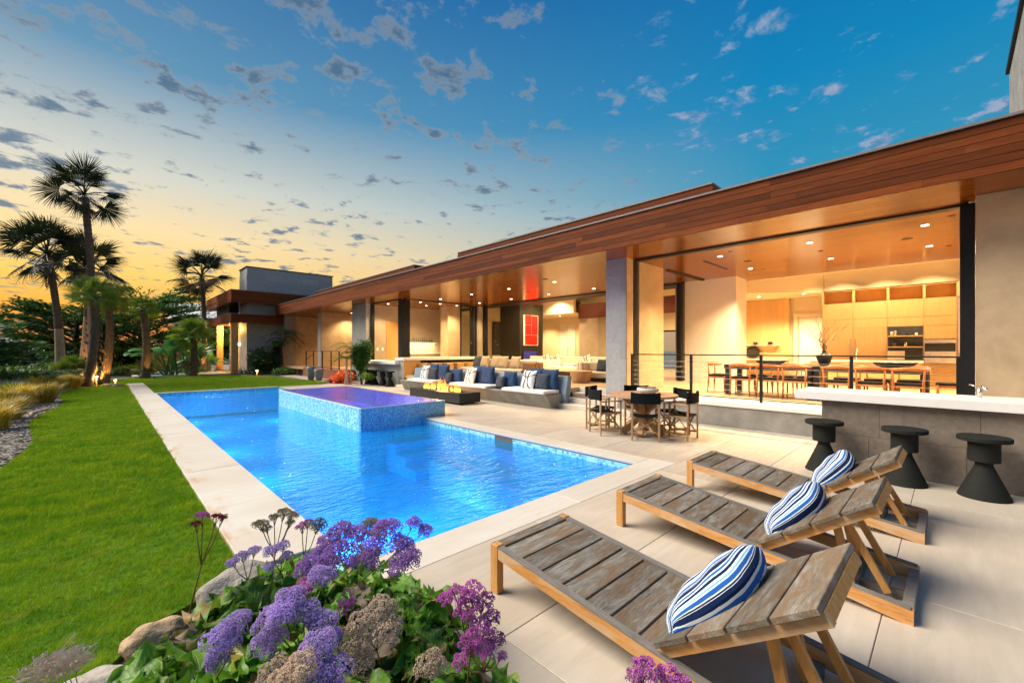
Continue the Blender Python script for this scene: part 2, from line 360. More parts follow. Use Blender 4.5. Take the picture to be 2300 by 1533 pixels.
# flames
m = bpy.data.materials.new('flame'); m.use_nodes = True; M['flame'] = m
nt = NT(m.node_tree); m.node_tree.nodes.remove(m.node_tree.nodes['Principled BSDF'])
o = nt.add('ShaderNodeTexCoord').outputs['Generated']
sx = nt.add('ShaderNodeSeparateXYZ', {0: o})
col = nt.ramp(sx.outputs[2], [(0, (1, 0.62, 0.12, 1)), (0.35, (1, 0.50, 0.06, 1)), (0.75, (1, 0.22, 0.01, 1)), (1, (0.9, 0.10, 0.0, 1))])
em = nt.add('ShaderNodeEmission', {0: col, 1: nt.mapr(sx.outputs[2], 0, 1, 2.6, 1.1)})
op = nt.math('MULTIPLY', nt.mapr(sx.outputs[2], 0, 1, 0.9, 0.30), nt.mapr(nt.noise(nt.vmath('MULTIPLY', nt.add('ShaderNodeTexCoord').outputs['Object'], (9, 9, 4)).outputs[0], 2.0, 3), 0.3, 0.55))
mx = nt.add('ShaderNodeMixShader', {0: op, 1: nt.add('ShaderNodeBsdfTransparent').outputs[0], 2: em.outputs[0]})
nt.l.new(mx.outputs[0], m.node_tree.nodes['Material Output'].inputs[0])
# ground and lawn base
m, nt, b = base('lawn_soil', 0.9, 0.1)
o, _ = coords(nt, False)
n = nt.mapr(nt.noise(o, 7, 5, 0.6), 0.3, 0.7)
nt.l.new(nt.mix(n, (0.05, 0.13, 0.006, 1), (0.11, 0.19, 0.010, 1)), b.inputs['Base Color'])
m, nt, b = base('grass_blade', 0.55, 0.25)
g = nt.add('ShaderNodeNewGeometry').outputs['Position']
v = nt.vmath('MULTIPLY', g, (1.3, 2.8, 0.0)).outputs[0]
n = nt.mapr(nt.noise(v, 1.8, 6, 0.68, 0.5), 0.34, 0.66)
n2 = nt.noise(nt.vmath('MULTIPLY', g, (1, 1.6, 0)).outputs[0], 26, 5, 0.7)
col = nt.mix(n, (0.14, 0.36, 0.004, 1), (0.44, 0.62, 0.006, 1))
col = nt.mix(nt.mapr(n2, 0.38, 0.62), col, nt.mix(1.0, col, (0.34, 0.42, 0.3, 1), 'MULTIPLY'))
yl = nt.mapr(nt.noise(v, 2.4, 6, 0.7, 0.9), 0.52, 0.72)
col = nt.mix(nt.math('MULTIPLY', yl, 0.62), col, (0.66, 0.50, 0.03, 1))
nt.l.new(col, b.inputs['Base Color'])
tr = nt.add('ShaderNodeBsdfTranslucent', {0: col})
mx = nt.add('ShaderNodeMixShader', {0: 0.35, 1: b.outputs[0], 2: tr.outputs[0]})
nt.l.new(mx.outputs[0], m.node_tree.nodes['Material Output'].inputs[0])
plain('earth', (0.055, 0.065, 0.03), (0.035, 0.04, 0.02), 0.6, 0.95, 0.5, 5)
plain('mulch', (0.20, 0.165, 0.12), (0.10, 0.08, 0.06), 22, 0.95, 0.9, 30, bdist=0.04)
plain('sea', (0.05, 0.10, 0.14), (0.04, 0.08, 0.12), 0.01, 0.25)
plain('paver', (0.40, 0.34, 0.28), (0.32, 0.27, 0.22), 4, 0.7, 0.2, 30, 0.08)
plain('soil', (0.06, 0.045, 0.03), (0.035, 0.026, 0.018), 10, 0.95, 0.8, 30)
# foliage
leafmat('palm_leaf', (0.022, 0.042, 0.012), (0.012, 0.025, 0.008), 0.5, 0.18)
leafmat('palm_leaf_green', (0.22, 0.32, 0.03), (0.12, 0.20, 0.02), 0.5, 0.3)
leafmat('dead_frond', (0.24, 0.16, 0.09), (0.15, 0.10, 0.06), 0.8, 0.2)
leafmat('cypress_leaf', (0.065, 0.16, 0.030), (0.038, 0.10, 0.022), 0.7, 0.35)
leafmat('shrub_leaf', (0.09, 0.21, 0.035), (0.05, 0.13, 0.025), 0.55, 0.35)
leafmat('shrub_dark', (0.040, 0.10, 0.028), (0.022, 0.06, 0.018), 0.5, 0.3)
leafmat('shrub_lime', (0.22, 0.34, 0.03), (0.13, 0.24, 0.02), 0.55, 0.3)
leafmat('banana_leaf', (0.10, 0.28, 0.06), (0.06, 0.19, 0.04), 0.35, 0.3, scale=1.5)
leafmat('grass_yellow', (0.66, 0.44, 0.05), (0.42, 0.36, 0.04), 0.6, 0.3)
leafmat('grass_purple', (0.30, 0.24, 0.28), (0.20, 0.22, 0.18), 0.6, 0.3)
leafmat('red_leaf', (0.80, 0.06, 0.015), (0.60, 0.20, 0.03), 0.4, 0.3)
leafmat('statice_leaf', (0.07, 0.22, 0.016), (0.17, 0.36, 0.03), 0.42, 0.35, 0.45, 9.0, (0.36, 0.22, 0.07))
leafmat('statice_leaf_dry', (0.30, 0.20, 0.15), (0.20, 0.15, 0.11), 0.6, 0.2, 0.25)
leafmat('statice_stem', (0.12, 0.20, 0.05), (0.20, 0.22, 0.07), 0.5, 0.1)
leafmat('statice_stem_red', (0.26, 0.10, 0.07), (0.20, 0.14, 0.07), 0.5, 0.1)
leafmat('flower_purple', (0.38, 0.16, 0.54), (0.66, 0.44, 0.80), 0.7, 0.2, 0.12, 60)
leafmat('flower_lilac', (0.52, 0.36, 0.74), (0.76, 0.62, 0.90), 0.7, 0.2, 0.12, 60)
leafmat('flower_magenta', (0.46, 0.06, 0.38), (0.76, 0.32, 0.68), 0.7, 0.2, 0.15, 60)
leafmat('flower_dry', (0.58, 0.44, 0.33), (0.82, 0.70, 0.55), 0.8, 0.15, 0.12, 60)
leafmat('flower_olive', (0.30, 0.25, 0.13), (0.44, 0.38, 0.22), 0.8, 0.15, 0.12, 60)
leafmat('flower_red', (0.20, 0.012, 0.04), (0.32, 0.03, 0.07), 0.8, 0.15, 0.12, 60)

# veins on the broad leaves
for nm in ('statice_leaf', 'statice_leaf_dry'):
    mm_ = M[nm]; nt = NT(mm_.node_tree); b = mm_.node_tree.nodes['Principled BSDF']
    sx = nt.add('ShaderNodeSeparateXYZ', {0: nt.add('ShaderNodeTexCoord').outputs['Object']})
    ax_ = nt.math('ABSOLUTE', sx.outputs[0])
    vein = nt.math('SINE', nt.math('MULTIPLY', nt.math('SUBTRACT', sx.outputs[1], nt.math('MULTIPLY', ax_, 0.9)), 330.0))
    vein = nt.mapr(vein, 0.8, 1.0); mid = nt.mapr(ax_, 0.0, 0.0035, 1, 0)
    vm = nt.math('MAXIMUM', nt.math('MULTIPLY', vein, 0.55), mid)
    old = b.inputs['Base Color'].links[0].from_socket
    nt.l.new(nt.mix(nt.math('MULTIPLY', vm, 0.5), old, (0.34, 0.46, 0.14, 1)), b.inputs['Base Color'])
    bump(nt, b, nt.math('ADD', nt.math('MULTIPLY', vm, -0.6), nt.noise(nt.add('ShaderNodeTexCoord').outputs['Object'], 40, 3)), 0.6, 0.006)
# ------------------------------------------------------------------ geometry helpers
class MB:
    def __init__(s): s.v = []; s.f = []
    def quad(s, a, b, c, d):
        i = len(s.v); s.v += [tuple(a), tuple(b), tuple(c), tuple(d)]; s.f.append((i, i+1, i+2, i+3)); return s
    def tri(s, a, b, c):
        i = len(s.v); s.v += [tuple(a), tuple(b), tuple(c)]; s.f.append((i, i+1, i+2)); return s
    def box(s, x0, x1, y0, y1, z0, z1, mat=None, bev=0.0):
        if x0 > x1: x0, x1 = x1, x0
        if y0 > y1: y0, y1 = y1, y0
        if z0 > z1: z0, z1 = z1, z0
        i = len(s.v)
        if bev:
            b = bev; pts = []
            for (z, k) in ((z0, b), (z0+b, 0), (z1-b, 0), (z1, b)):
                for (cx, cy, sx, sy) in ((x0, y0, 1, 1), (x1, y0, -1, 1), (x1, y1, -1, -1), (x0, y1, 1, -1)):
                    if (sx*sy) > 0: pts += [(cx+sx*k, cy+sy*(k+b), z), (cx+sx*(k+b), cy+sy*k, z)]
                    else: pts += [(cx+sx*(k+b), cy+sy*k, z), (cx+sx*k, cy+sy*(k+b), z)]
            F = [tuple(reversed(range(8))), tuple(24+j for j in range(8))]
            for r_ in range(3):
                for j in range(8): F.append((r_*8+j, r_*8+(j+1) % 8, (r_+1)*8+(j+1) % 8, (r_+1)*8+j))
        else:
            pts = [(x0, y0, z0), (x1, y0, z0), (x1, y1, z0), (x0, y1, z0), (x0, y0, z1), (x1, y0, z1), (x1, y1, z1), (x0, y1, z1)]
            F = [(3, 2, 1, 0), (4, 5, 6, 7), (0, 1, 5, 4), (1, 2, 6, 5), (2, 3, 7, 6), (3, 0, 4, 7)]
        if mat is not None: pts = [tuple(mat @ Vector(p)) for p in pts]
        s.v += pts; s.f += [tuple(i+k for k in ff) for ff in F]
        return s
    def prism(s, poly, z0, z1):
        n = len(poly); i = len(s.v)
        s.v += [(x, y, z0) for x, y in poly] + [(x, y, z1) for x, y in poly]
        s.f += [tuple(i+k for k in reversed(range(n))), tuple(i+n+k for k in range(n))]
        s.f += [(i+k, i+(k+1) % n, i+n+(k+1) % n, i+n+k) for k in range(n)]
        return s
    def beam(s, a, b, w, h, up=(0, 0, 1)):
        a = Vector(a); b = Vector(b); d = (b-a); L = d.length; d.normalize()
        u = Vector(up); sx = d.cross(u)
        if sx.length < 1e-4: sx = d.cross(Vector((1, 0, 0)))
        sx.normalize(); u = sx.cross(d)
        m = Matrix.Identity(4)
        for r_ in range(3): m[r_][0] = d[r_]; m[r_][1] = sx[r_]; m[r_][2] = u[r_]; m[r_][3] = a[r_]
        return s.box(0, L, -w/2, w/2, -h/2, h/2, m)
    def tube(s, pts, rad, seg=8, cap=True):
        pts = [Vector(p) for p in pts]; n = len(pts)
        rads = rad if isinstance(rad, (list, tuple)) else [rad]*n
        i0 = len(s.v); prev = None
        for k, p in enumerate(pts):
            d = (pts[min(k+1, n-1)]-pts[max(k-1, 0)])
            if d.length < 1e-9: d = Vector((0, 0, 1))
            d.normalize()
            if prev is None:
                a = d.orthogonal().normalized()
            else:
                a = prev-d*prev.dot(d)
                a = a.normalized() if a.length > 1e-6 else d.orthogonal().normalized()
            prev = a; c = d.cross(a)
            for j in range(seg):
                t = 2*PI*j/seg; q = p+(a*math.cos(t)+c*math.sin(t))*rads[k]
                s.v.append(tuple(q))
        for k in range(n-1):
            for j in range(seg):
                s.f.append((i0+k*seg+j, i0+k*seg+(j+1) % seg, i0+(k+1)*seg+(j+1) % seg, i0+(k+1)*seg+j))
        if cap:
            s.f.append(tuple(i0+j for j in reversed(range(seg)))); s.f.append(tuple(i0+(n-1)*seg+j for j in range(seg)))
        return s
    def lathe(s, prof, c=(0, 0, 0), seg=24, sx=1, sy=1, cap=True):
        i0 = len(s.v)
        for (r_, z) in prof:
            for j in range(seg):
                t = 2*PI*j/seg; s.v.append((c[0]+r_*sx*math.cos(t), c[1]+r_*sy*math.sin(t), c[2]+z))
        n = len(prof)
        for k in range(n-1):
            for j in range(seg): s.f.append((i0+k*seg+j, i0+k*seg+(j+1) % seg, i0+(k+1)*seg+(j+1) % seg, i0+(k+1)*seg+j))
        if cap and prof[0][0] > 1e-5: s.f.append(tuple(i0+j for j in reversed(range(seg))))
        if cap and prof[-1][0] > 1e-5: s.f.append(tuple(i0+(n-1)*seg+j for j in range(seg)))
        return s
    def blob(s, c, r_, rnd, amp=0.2, sub=2, sc=(1, 1, 1)):
        import bmesh
        bm = bmesh.new(); bmesh.ops.create_icosphere(bm, subdivisions=sub, radius=1)
        ph = [rnd.uniform(0, 6) for _ in range(6)]
        i = len(s.v)
        for v in bm.verts:
            p = v.co; k = 1+amp*(math.sin(p.x*3+ph[0])*math.sin(p.y*3+ph[1])+0.6*math.sin(p.z*5+ph[2])*math.sin(p.x*6+ph[3])+0.35*math.sin(p.y*9+ph[4])*math.sin(p.z*8+ph[5]))
            s.v.append((c[0]+p.x*k*r_*sc[0], c[1]+p.y*k*r_*sc[1], c[2]+p.z*k*r_*sc[2]))
        s.f += [tuple(i+v.index for v in f.verts) for f in bm.faces]
        bm.free(); return s
    def mesh(s, name, mat, smooth=False, off=(0, 0, 0)):
        me = bpy.data.meshes.new(name)
        vv = s.v if off == (0, 0, 0) else [(x-off[0], y-off[1], z-off[2]) for x, y, z in s.v]
        me.from_pydata(vv, [], s.f); me.update()
        if smooth: me.polygons.foreach_set('use_smooth', [True]*len(me.polygons))
        me.materials.append(M[mat]); return me
ORG = {}
LK = {'downlight_lamp': 8.5, 'pool_lamp': 5.0, 'spa_lamp': 11.0, 'uplight_lamp': 3.0, 'garden_lamp_light': 1.5, 'porch_lamp': 2.5, 'fire_lamp': 3.0}
def link(name, me, parent=None, loc=(0, 0, 0), rot=None, mat=None):
    o = bpy.data.objects.new(name, me); C.objects.link(o)
    if parent is not None: o.parent = parent
    if mat is not None: o.matrix_local = mat
    else:
        o.location = loc
        if rot: o.rotation_euler = rot
    return o
def thing(name, label, cat, loc=(0, 0, 0), rz=0, group=None):
    o = bpy.data.objects.new(name, None); C.objects.link(o)
    o.location = loc; o.rotation_euler = (0, 0, rz); o.empty_display_size = 0.2
    o['label'] = label; o['category'] = cat
    if group: o['group'] = group
    ORG[o.name] = tuple(loc); return o
def part(name, mb, mat, parent, smooth=False, label=None, kind=None, local=False):
    """mb in world coordinates unless local; parent is a thing or a part of it"""
    root = parent
    while root.parent is not None: root = root.parent
    off = (0, 0, 0) if local else ORG.get(root.name, (0, 0, 0))
    o = link(name, mb.mesh(name, mat, smooth, off), parent)
    if label: o['label'] = label
    if kind: o['kind'] = kind
    return o
def solo(name, mb, mat, label, cat, group=None, smooth=False, loc=(0, 0, 0)):
    o = link(name, mb.mesh(name, mat, smooth, (0, 0, 0)), None, loc)
    o['label'] = label; o['category'] = cat
    if group: o['group'] = group
    return o
def setting(name, mb, mat, smooth=False):
    o = link(name, mb.mesh(name, mat, smooth)); o['kind'] = 'structure'; return o
def copy_tree(o, parent=None):
    c = o.copy(); C.objects.link(c)
    if parent is not None: c.parent = parent
    for ch in o.children: copy_tree(ch, c)
    return c
def dup(root, loc, rz=0, label=None, sc=None):
    c = copy_tree(root); c.location = loc; c.rotation_euler = (0, 0, rz)
    if label: c['label'] = label
    if sc: c.scale = sc if isinstance(sc, tuple) else (sc, sc, sc)
    return c
def soft(o, lv=2):
    md = o.modifiers.new('soft', 'SUBSURF'); md.levels = lv; md.render_levels = lv; return o
def lamp(name, loc, energy, col, kind='POINT', size=0.1, angle=120, blend=0.6, parent=None, rot=None):
    d = bpy.data.lights.new(name, kind); d.energy = energy*LK.get(name, 1.0); d.color = col
    if kind == 'SPOT': d.spot_size = R(angle); d.spot_blend = blend; d.shadow_soft_size = size
    elif kind == 'AREA': d.shape = 'DISK'; d.size = size
    else: d.shadow_soft_size = size
    o = bpy.data.objects.new(name, d); C.objects.link(o); o.location = loc
    if rot: o.rotation_euler = rot
    return o
# ================================================================== ground and setting
rnd = random.Random(7)
g = MB(); 
def terr(x, y):
    d = math.hypot(x-2, y-8)
    z = -0.06
    if d > 34: z -= min(26, (d-34)*0.16)
    return z
N = 60
ax = [(-1 if i < 0 else 1)*(abs(i)/N)**2.2*900 for i in range(-N, N+1)]
for j, y in enumerate(ax):
    for i, x in enumerate(ax): g.v.append((x+2, y+8, terr(x+2, y+8)))
W_ = len(ax)
inpool = lambda x, y: 0.9 < x < 6.5 and 2.0 < y < 21
# leave a hole under the pool by lowering the sheet there
g.v = [(x, y, -1.9 if (0.0 < x < 6.9 and 1.5 < y < 21.5) else z) for x, y, z in g.v]
for j in range(W_-1):
    for i in range(W_-1): g.f.append((j*W_+i, j*W_+i+1, (j+1)*W_+i+1, (j+1)*W_+i))
setting('ground', g, 'earth')
setting('sea', MB().quad((-5000, -5000, -24), (5000, -5000, -24), (5000, 5000, -24), (-5000, 5000, -24)), 'sea')

# ================================================================== pool shell and deck
PX0, PX1, PY0, PY1 = 1.35, 5.43, 3.09, 20.3
pool = thing('swimming_pool', 'long rectangular blue swimming pool between lawn and stone terrace', 'pool', (PX0, PY0, 0))
b_ = MB()
b_.quad((PX0, PY0, -1.05), (PX1, PY0, -1.05), (PX1, PY1, -1.05), (PX0, PY1, -1.05))
b_.box(PX0-0.2, PX0, PY0-0.2, PY1+0.2, -1.5, -0.28).box(PX1, PX1+0.2, PY0-0.2, 8.64, -1.5, -0.28)
b_.box(PX1, PX1+0.2, 14.5, PY1+0.2, -1.5, -0.28).box(PX0, PX1, PY0-0.2, PY0, -1.5, -0.28).box(PX0, PX1, PY1, PY1+0.2, -1.5, -0.28)
part('basin', b_, 'pool_plaster', pool)
b_ = MB().box(4.45, PX1, 3.1, 6.9, -1.04, -0.50)
part('bench_ledge', b_, 'pool_plaster', pool)
for k in range(3):
    part('underwater_step', MB().box(4.45, PX1-0.001, 8.62-0.42*(k+1), 8.62-0.42*k-0.003, -1.04, -0.42-0.2*k), 'pool_plaster', pool)
b_ = MB().box(PX0-0.2, PX0, PY0-0.2, PY1+0.2, -0.279, -0.05).box(PX1, PX1+0.2, PY0-0.2, 5.62, -0.279, -0.05).box(PX1, PX1+0.2, 6.12, 8.63, -0.279, -0.05)
b_.box(PX1, PX1+0.2, 14.5, PY1+0.2, -0.279, -0.05).box(PX0, PX1, PY0-0.2, PY0, -0.279, -0.05).box(PX0, PX1, PY1, PY1+0.2, -0.279, -0.05)
part('waterline_tile_band', b_, 'mosaic_aqua', pool)
part('skimmer_opening', MB().box(PX1+0.06, PX1+0.2, 5.63, 6.11, -0.279, -0.06), 'dark_frame', pool)
setting_w = MB()
nx, ny = 2, 2
wt = MB().quad((PX0, PY0, -0.13), (PX1, PY0, -0.13), (PX1, PY1, -0.13), (PX0, PY1, -0.13))
part('water', wt, 'pool_water_mat', pool)
for (x, y, z, e, c) in ((2.2, 3.2, -0.75, 34, (0.06, 0.36, 1.0)), (4.4, 3.2, -0.75, 34, (0.04, 0.5, 1.0)), (1.45, 6.2, -0.75, 44, (0.04, 0.40, 1.0)), (1.45, 9.5, -0.75, 50, (0.04, 0.55, 1.0)), (1.45, 12.8, -0.75, 50, (0.05, 0.6, 1.0)),
                        (1.45, 16.0, -0.75, 50, (0.05, 0.6, 1.0)), (1.45, 19.0, -0.75, 40, (0.05, 0.6, 1.0)), (5.3, 17.4, -0.75, 40, (0.05, 0.55, 1.0))):
    tg = Vector((x+(0.1 if y < 4 else 1.6), y+(1.5 if y < 4 else 0.1), -1.3)) if x < 5 else Vector((3.0, y, -1.05))
    lamp('pool_lamp', (x, y, -0.42), e, c, 'SPOT', 0.12, 140, 1.0, rot=(tg-Vector((x, y, -0.42))).to_track_quat('-Z', 'Y').to_euler())

lamp('pool_lamp', (1.45, 5.3, -0.3), 420, (0.6, 0.25, 1.0), 'SPOT', 0.1, 50, 0.9, rot=(Vector((3.1, 5.5, -1.35))-Vector((1.45, 5.3, -0.45))).to_track_quat('-Z', 'Y').to_euler())
# raised spa
spa = thing('raised_spa', 'raised spa with mosaic tiled walls and purple glowing water', 'hot tub', (3.89, 8.64, 0))
sx0, sx1, sy0, sy1, sz = 3.89, 6.03, 8.64, 14.45, 0.36
part('front_wall', MB().box(sx0, sx1, sy0, sy0+0.10, -1.34, sz-0.012), 'mosaic_blue', spa)
part('left_wall', MB().box(sx0, sx0+0.28, sy0+0.101, sy1, -1.34, sz-0.022), 'mosaic_aqua', spa)
part('right_wall', MB().box(sx1-0.10, sx1, sy0+0.101, sy1, -0.3, sz-0.012), 'mosaic_blue', spa)
part('rear_wall', MB().box(sx0+0.281, sx1-0.101, sy1-0.12, sy1, -0.3, sz-0.012), 'mosaic_blue', spa)
tr = MB().box(sx0, sx0+0.02, sy0+0.022, sy1, sz-0.02, sz+0.004).box(sx0, sx1, sy0, sy0+0.02, sz-0.011, sz+0.004)
part('edge_trim', tr, 'white_stone', spa)
part('spa_floor', MB().box(sx0+0.29, sx1-0.11, sy0+0.11, sy1-0.13, -0.62, -0.55), 'spa_plaster', spa)
part('spa_bench', MB().box(sx0+0.29, sx0+0.75, sy0+0.11, sy1-0.13, -0.549, -0.1).box(sx1-0.6, sx1-0.11, sy0+0.11, sy1-0.13, -0.549, -0.1), 'spa_plaster', spa)
part('water', MB().quad((sx0+0.02, sy0+0.02, sz-0.006), (sx1-0.02, sy0+0.02, sz-0.006), (sx1-0.02, sy1-0.02, sz-0.006), (sx0+0.02, sy1-0.02, sz-0.006)), 'spa_water_mat', spa)
for (x, y, c, e) in ((5.0, 12.9, (0.50, 0.10, 1.0), 90), (4.8, 11.4, (0.62, 0.08, 0.9), 70), (5.2, 9.9, (0.10, 0.36, 1.0), 60)):
    lamp('spa_lamp', (x, y, 0.22), e, c, 'SPOT', 0.1, 150, 1.0)

# terrace slabs
deck = MB(); J = 0.002
deck.box(PX1+0.001, 9.6, 3.0, 8.62, -0.30, -0.035).box(6.04, 9.6, 8.62, 20.2, -0.30, -0.035)
deck.box(1.36, 14, -6.0, 2.99, -0.30, -0.035).box(PX1+0.001, 6.03, 14.46, 20.2, -0.30, -0.035)
td = setting('stone_terrace', deck, 'joint')
def slab(x0, x1, y0, y1, mat='travertine', nm='paving_slab', zt=0.0):
    o = part(nm, MB().box(x0+J, x1-J, y0+J, y1-J, -0.034, zt, bev=0.003), mat, td); return o
def slabs(xs, ys, mat='travertine'):
    for a, b in zip(xs, xs[1:]):
        for c, d in zip(ys, ys[1:]): slab(a, b, c, d, mat)
slabs([1.36, 3.6, 5.8], [2.70, 3.09], 'coping_stone')
slabs([1.36, 2.9, 5.3, 7.7, 9.5], [1.73, 2.70])
slabs([1.36, 1.6, 4.0, 6.4, 8.8, 9.5], [0.29, 1.73])
slabs([1.36, 3.77, 6.2, 8.6, 9.5], [-1.15, 0.29])
slabs([1.36, 2.6, 5.0, 7.4, 9.5], [-2.6, -1.15])
slabs([1.36, 3.6, 6.0, 8.4, 9.5], [-4.0, -2.6])
slab(5.8, 7.2, 2.70, 3.09+0.9); slab(7.2, 9.0, 2.70, 3.99)
slabs([5.76, 7.0, 9.0], [3.99, 5.4, 6.85, 8.62])
slab(5.42, 5.76, 3.09, 5.4, 'coping_stone'); slab(5.42, 5.76, 5.4, 8.62, 'coping_stone'); slab(5.76, 5.8, 3.09, 3.99)
slabs([6.04, 7.4, 9.0], [8.62, 10.1, 11.6, 13.0, 14.45])
slabs([5.44, 7.0, 8.6], [14.47, 16.4, 18.3, 20.2])
slab(9.0, 9.3, 2.70, 5.4); slab(9.0, 9.3, 5.4, 8.0); slab(8.6, 9.6, 14.47, 16.4); slab(8.6, 9.6, 16.4, 20.2)
slab(9.0, 9.3, 8.0, 14.45)
# lawn side coping
cp = setting('pool_coping', MB().box(0.76, 1.34, 3.60, 27.05, -0.32, -0.07), 'joint')
ys = [3.57, 6.9, 10.3, 13.7, 17.1, 20.4, 23.7, 27.1]
for a, b in zip(ys, ys[1:]):
    part('coping_slab', MB().box(0.74, 1.37 if a < 20.2 else 1.34, a+0.003, b-0.003, -0.068, 0.0, bev=0.006), 'coping_stone', cp)
part('coping_slab', MB().box(1.375, 3.4, PY1-0.02, PY1+0.22, -0.048, 0.0, bev=0.004), 'coping_stone', cp)
part('coping_slab', MB().box(3.406, 5.43, PY1-0.02, PY1+0.22, -0.048, 0.0, bev=0.004), 'coping_stone', cp)
# far walk along the wing
fw = setting('garden_path', MB().prism([(7.3, 27.5), (8.9, 29.4), (9.9, 29.4), (9.9, 20.25), (7.0, 20.25), (8.05, 21.6)], -0.1, -0.045), 'joint')
for k in range(5):
    y0 = 20.4+k*1.75
    x0 = 8.1 if k < 3 else 8.3
    part('path_slab', MB().box(x0-0.1*k+0.3*(k == 0), 8.85, y0, y0+1.73, -0.044, -0.015, bev=0.003), 'paver', fw)
setting('entry_path', MB().prism([(2.6, 36), (4.6, 33.5), (6.9, 33.5), (6.9, 39), (3.0, 40)], -0.1, 0.02), 'paver')

# ================================================================== lawn, mulch, bed soil
edge = [(-1.3, -4), (-1.25, 2), (-1.15, 6), (-1.03, 9.05), (-0.97, 9.75), (-0.93, 10.5), (-0.93, 11.34), (-1.0, 12.24), (-1.14, 13.34), (-1.22, 14.56), (-1.11, 16.1),
        (-0.95, 17.72), (-0.92, 18.8), (-1.05, 20.4), (-1.2, 22.1), (-1.16, 24.4), (-0.7, 25.6)]
def edge_x(y):
    for (a, b), (c, d) in zip(edge, edge[1:]):
        if b <= y <= d: return a+(c-a)*(y-b)/(d-b)
    return -0.7
lawn_main = edge+[(0.735, 26.3), (0.735, 3.56), (0.2, 3.3), (-0.25, 2.6), (-0.45, 1.6), (-0.4, -4)]
lawn_far = [(-0.6, 26.35), (0.735, 26.35), (0.735, 27.12), (1.36, 27.12), (1.36, 20.53), (6.9, 20.53), (8.0, 21.6), (7.25, 27.5), (6.4, 29.5), (5.6, 31.5), (3.8, 32.3), (1.5, 33.0), (-0.2, 30.5)]
lb = MB().prism(lawn_main, -0.12, -0.035).prism(lawn_far, -0.12, -0.035)
setting('lawn', lb, 'lawn_soil')
def inside(poly, x, y):
    c = np.zeros(len(x), bool); n = len(poly)
    for i in range(n):
        x1, y1 = poly[i]; x2, y2 = poly[(i+1) % n]
        if y1 == y2: continue
        k = ((y1 > y) != (y2 > y)) & (x < (x2-x1)*(y-y1)/(y2-y1)+x1)
        c ^= k
    return c
def grass(name, n, poly, dmin, dmax, hgt, wid, seed):
    rg = np.random.default_rng(seed)
    xs_ = [p[0] for p in poly]; ys_ = [p[1] for p in poly]
    x = rg.uniform(min(xs_), max(xs_), n*6); y = rg.uniform(max(min(ys_), -1), max(ys_), n*6)
    d = x*math.sin(AZ)+y*math.cos(AZ)
    lat = np.abs(x*math.cos(AZ)-y*math.sin(AZ))
    keep = inside(poly, x, y) & (d > dmin) & (d < dmax) & (lat < d*1.35+0.6)
    x = x[keep][:n]; y = y[keep][:n]; d = d[keep][:n]; n = len(x)
    h = hgt*rg.uniform(0.5, 1.3, n)*(1+0.25*np.sin(x*2.3+y*0.9)*np.sin(y*1.7)+0.45*np.sin(x*31+np.sin(y*17)*2)*np.sin(y*27+np.sin(x*13)*2)); wd = wid*rg.uniform(0.7, 1.3, n)*np.clip(d/4, 0.7, 9)
    an = rg.uniform(0, 2*PI, n); ln = rg.uniform(0.2, 0.9, n)*h; la = rg.normal(0.3, 1.0, n)
    V = np.zeros((n, 3, 3))
    V[:, 0, 0] = x-np.cos(an)*wd/2; V[:, 0, 1] = y-np.sin(an)*wd/2; V[:, 0, 2] = -0.036
    V[:, 1, 0] = x+np.cos(an)*wd/2; V[:, 1, 1] = y+np.sin(an)*wd/2; V[:, 1, 2] = -0.036
    V[:, 2, 0] = x+np.cos(la)*ln; V[:, 2, 1] = y+np.sin(la)*ln; V[:, 2, 2] = -0.036+h
    me = bpy.data.meshes.new(name)
    me.vertices.add(n*3); me.vertices.foreach_set('co', V.reshape(-1))
    me.loops.add(n*3); me.loops.foreach_set('vertex_index', np.arange(n*3, dtype=np.int32))
    me.polygons.add(n); me.polygons.foreach_set('loop_start', np.arange(0, n*3, 3, dtype=np.int32)); me.polygons.foreach_set('loop_total', np.full(n, 3, dtype=np.int32))
    me.update(); me.validate(); me.materials.append(M['grass_blade'])
    o = link(name, me); o['kind'] = 'stuff'; o['label'] = 'short mown green grass of the lawn beside the pool'; o['category'] = 'grass'
    return o
grass('lawn_grass', 150000, lawn_main, 0.8, 5, 0.036, 0.0036, 1)
grass('lawn_grass', 170000, lawn_main, 5, 11, 0.040, 0.0042, 2)
grass('lawn_grass', 110000, lawn_main, 11, 22, 0.045, 0.0045, 3)
grass('lawn_grass', 90000, lawn_far, 11, 30, 0.045, 0.0042, 4)
mul = MB().prism([(-5.5, 2)]+[(a, b) for a, b in edge[1:]]+[(0.7, 26.4), (-0.6, 26.4), (-0.2, 30.5), (1.5, 33), (-6, 34), (-9, 20)], -0.12, -0.045)
setting('mulch_bed', mul, 'mulch')
chips = MB(); rc = random.Random(3)
for _ in range(5200):
    y = rc.uniform(5, 26); x = edge_x(y)-abs(rc.gauss(0, 0.45))-0.02
    s_ = rc.uniform(0.012, 0.035)*(0.6+y/14); a = rc.uniform(0, PI)
    chips.box(-s_*1.8, s_*1.8, -s_*0.4, s_*0.4, 0, s_*0.4, Matrix.Translation((x, y, -0.046))@Matrix.Rotation(a, 4, 'Z')@Matrix.Rotation(rc.uniform(-0.3, 0.3), 4, 'Y'))
plain('bark_chip', (0.34, 0.30, 0.25), (0.16, 0.13, 0.10), 9, 0.9)
o = link('bark_chips', chips.mesh('bark_chips', 'bark_chip')); o['kind'] = 'stuff'; o['label'] = 'grey bark chips scattered over the planting bed'; o['category'] = 'mulch'
setting('flower_bed', MB().prism([(-0.38, -4), (-0.43, 1.6), (-0.22, 2.6), (0.2, 3.28), (0.74, 3.56), (1.33, 3.56), (1.355, 3.0), (1.355, -4)], -0.2, -0.06), 'soil')
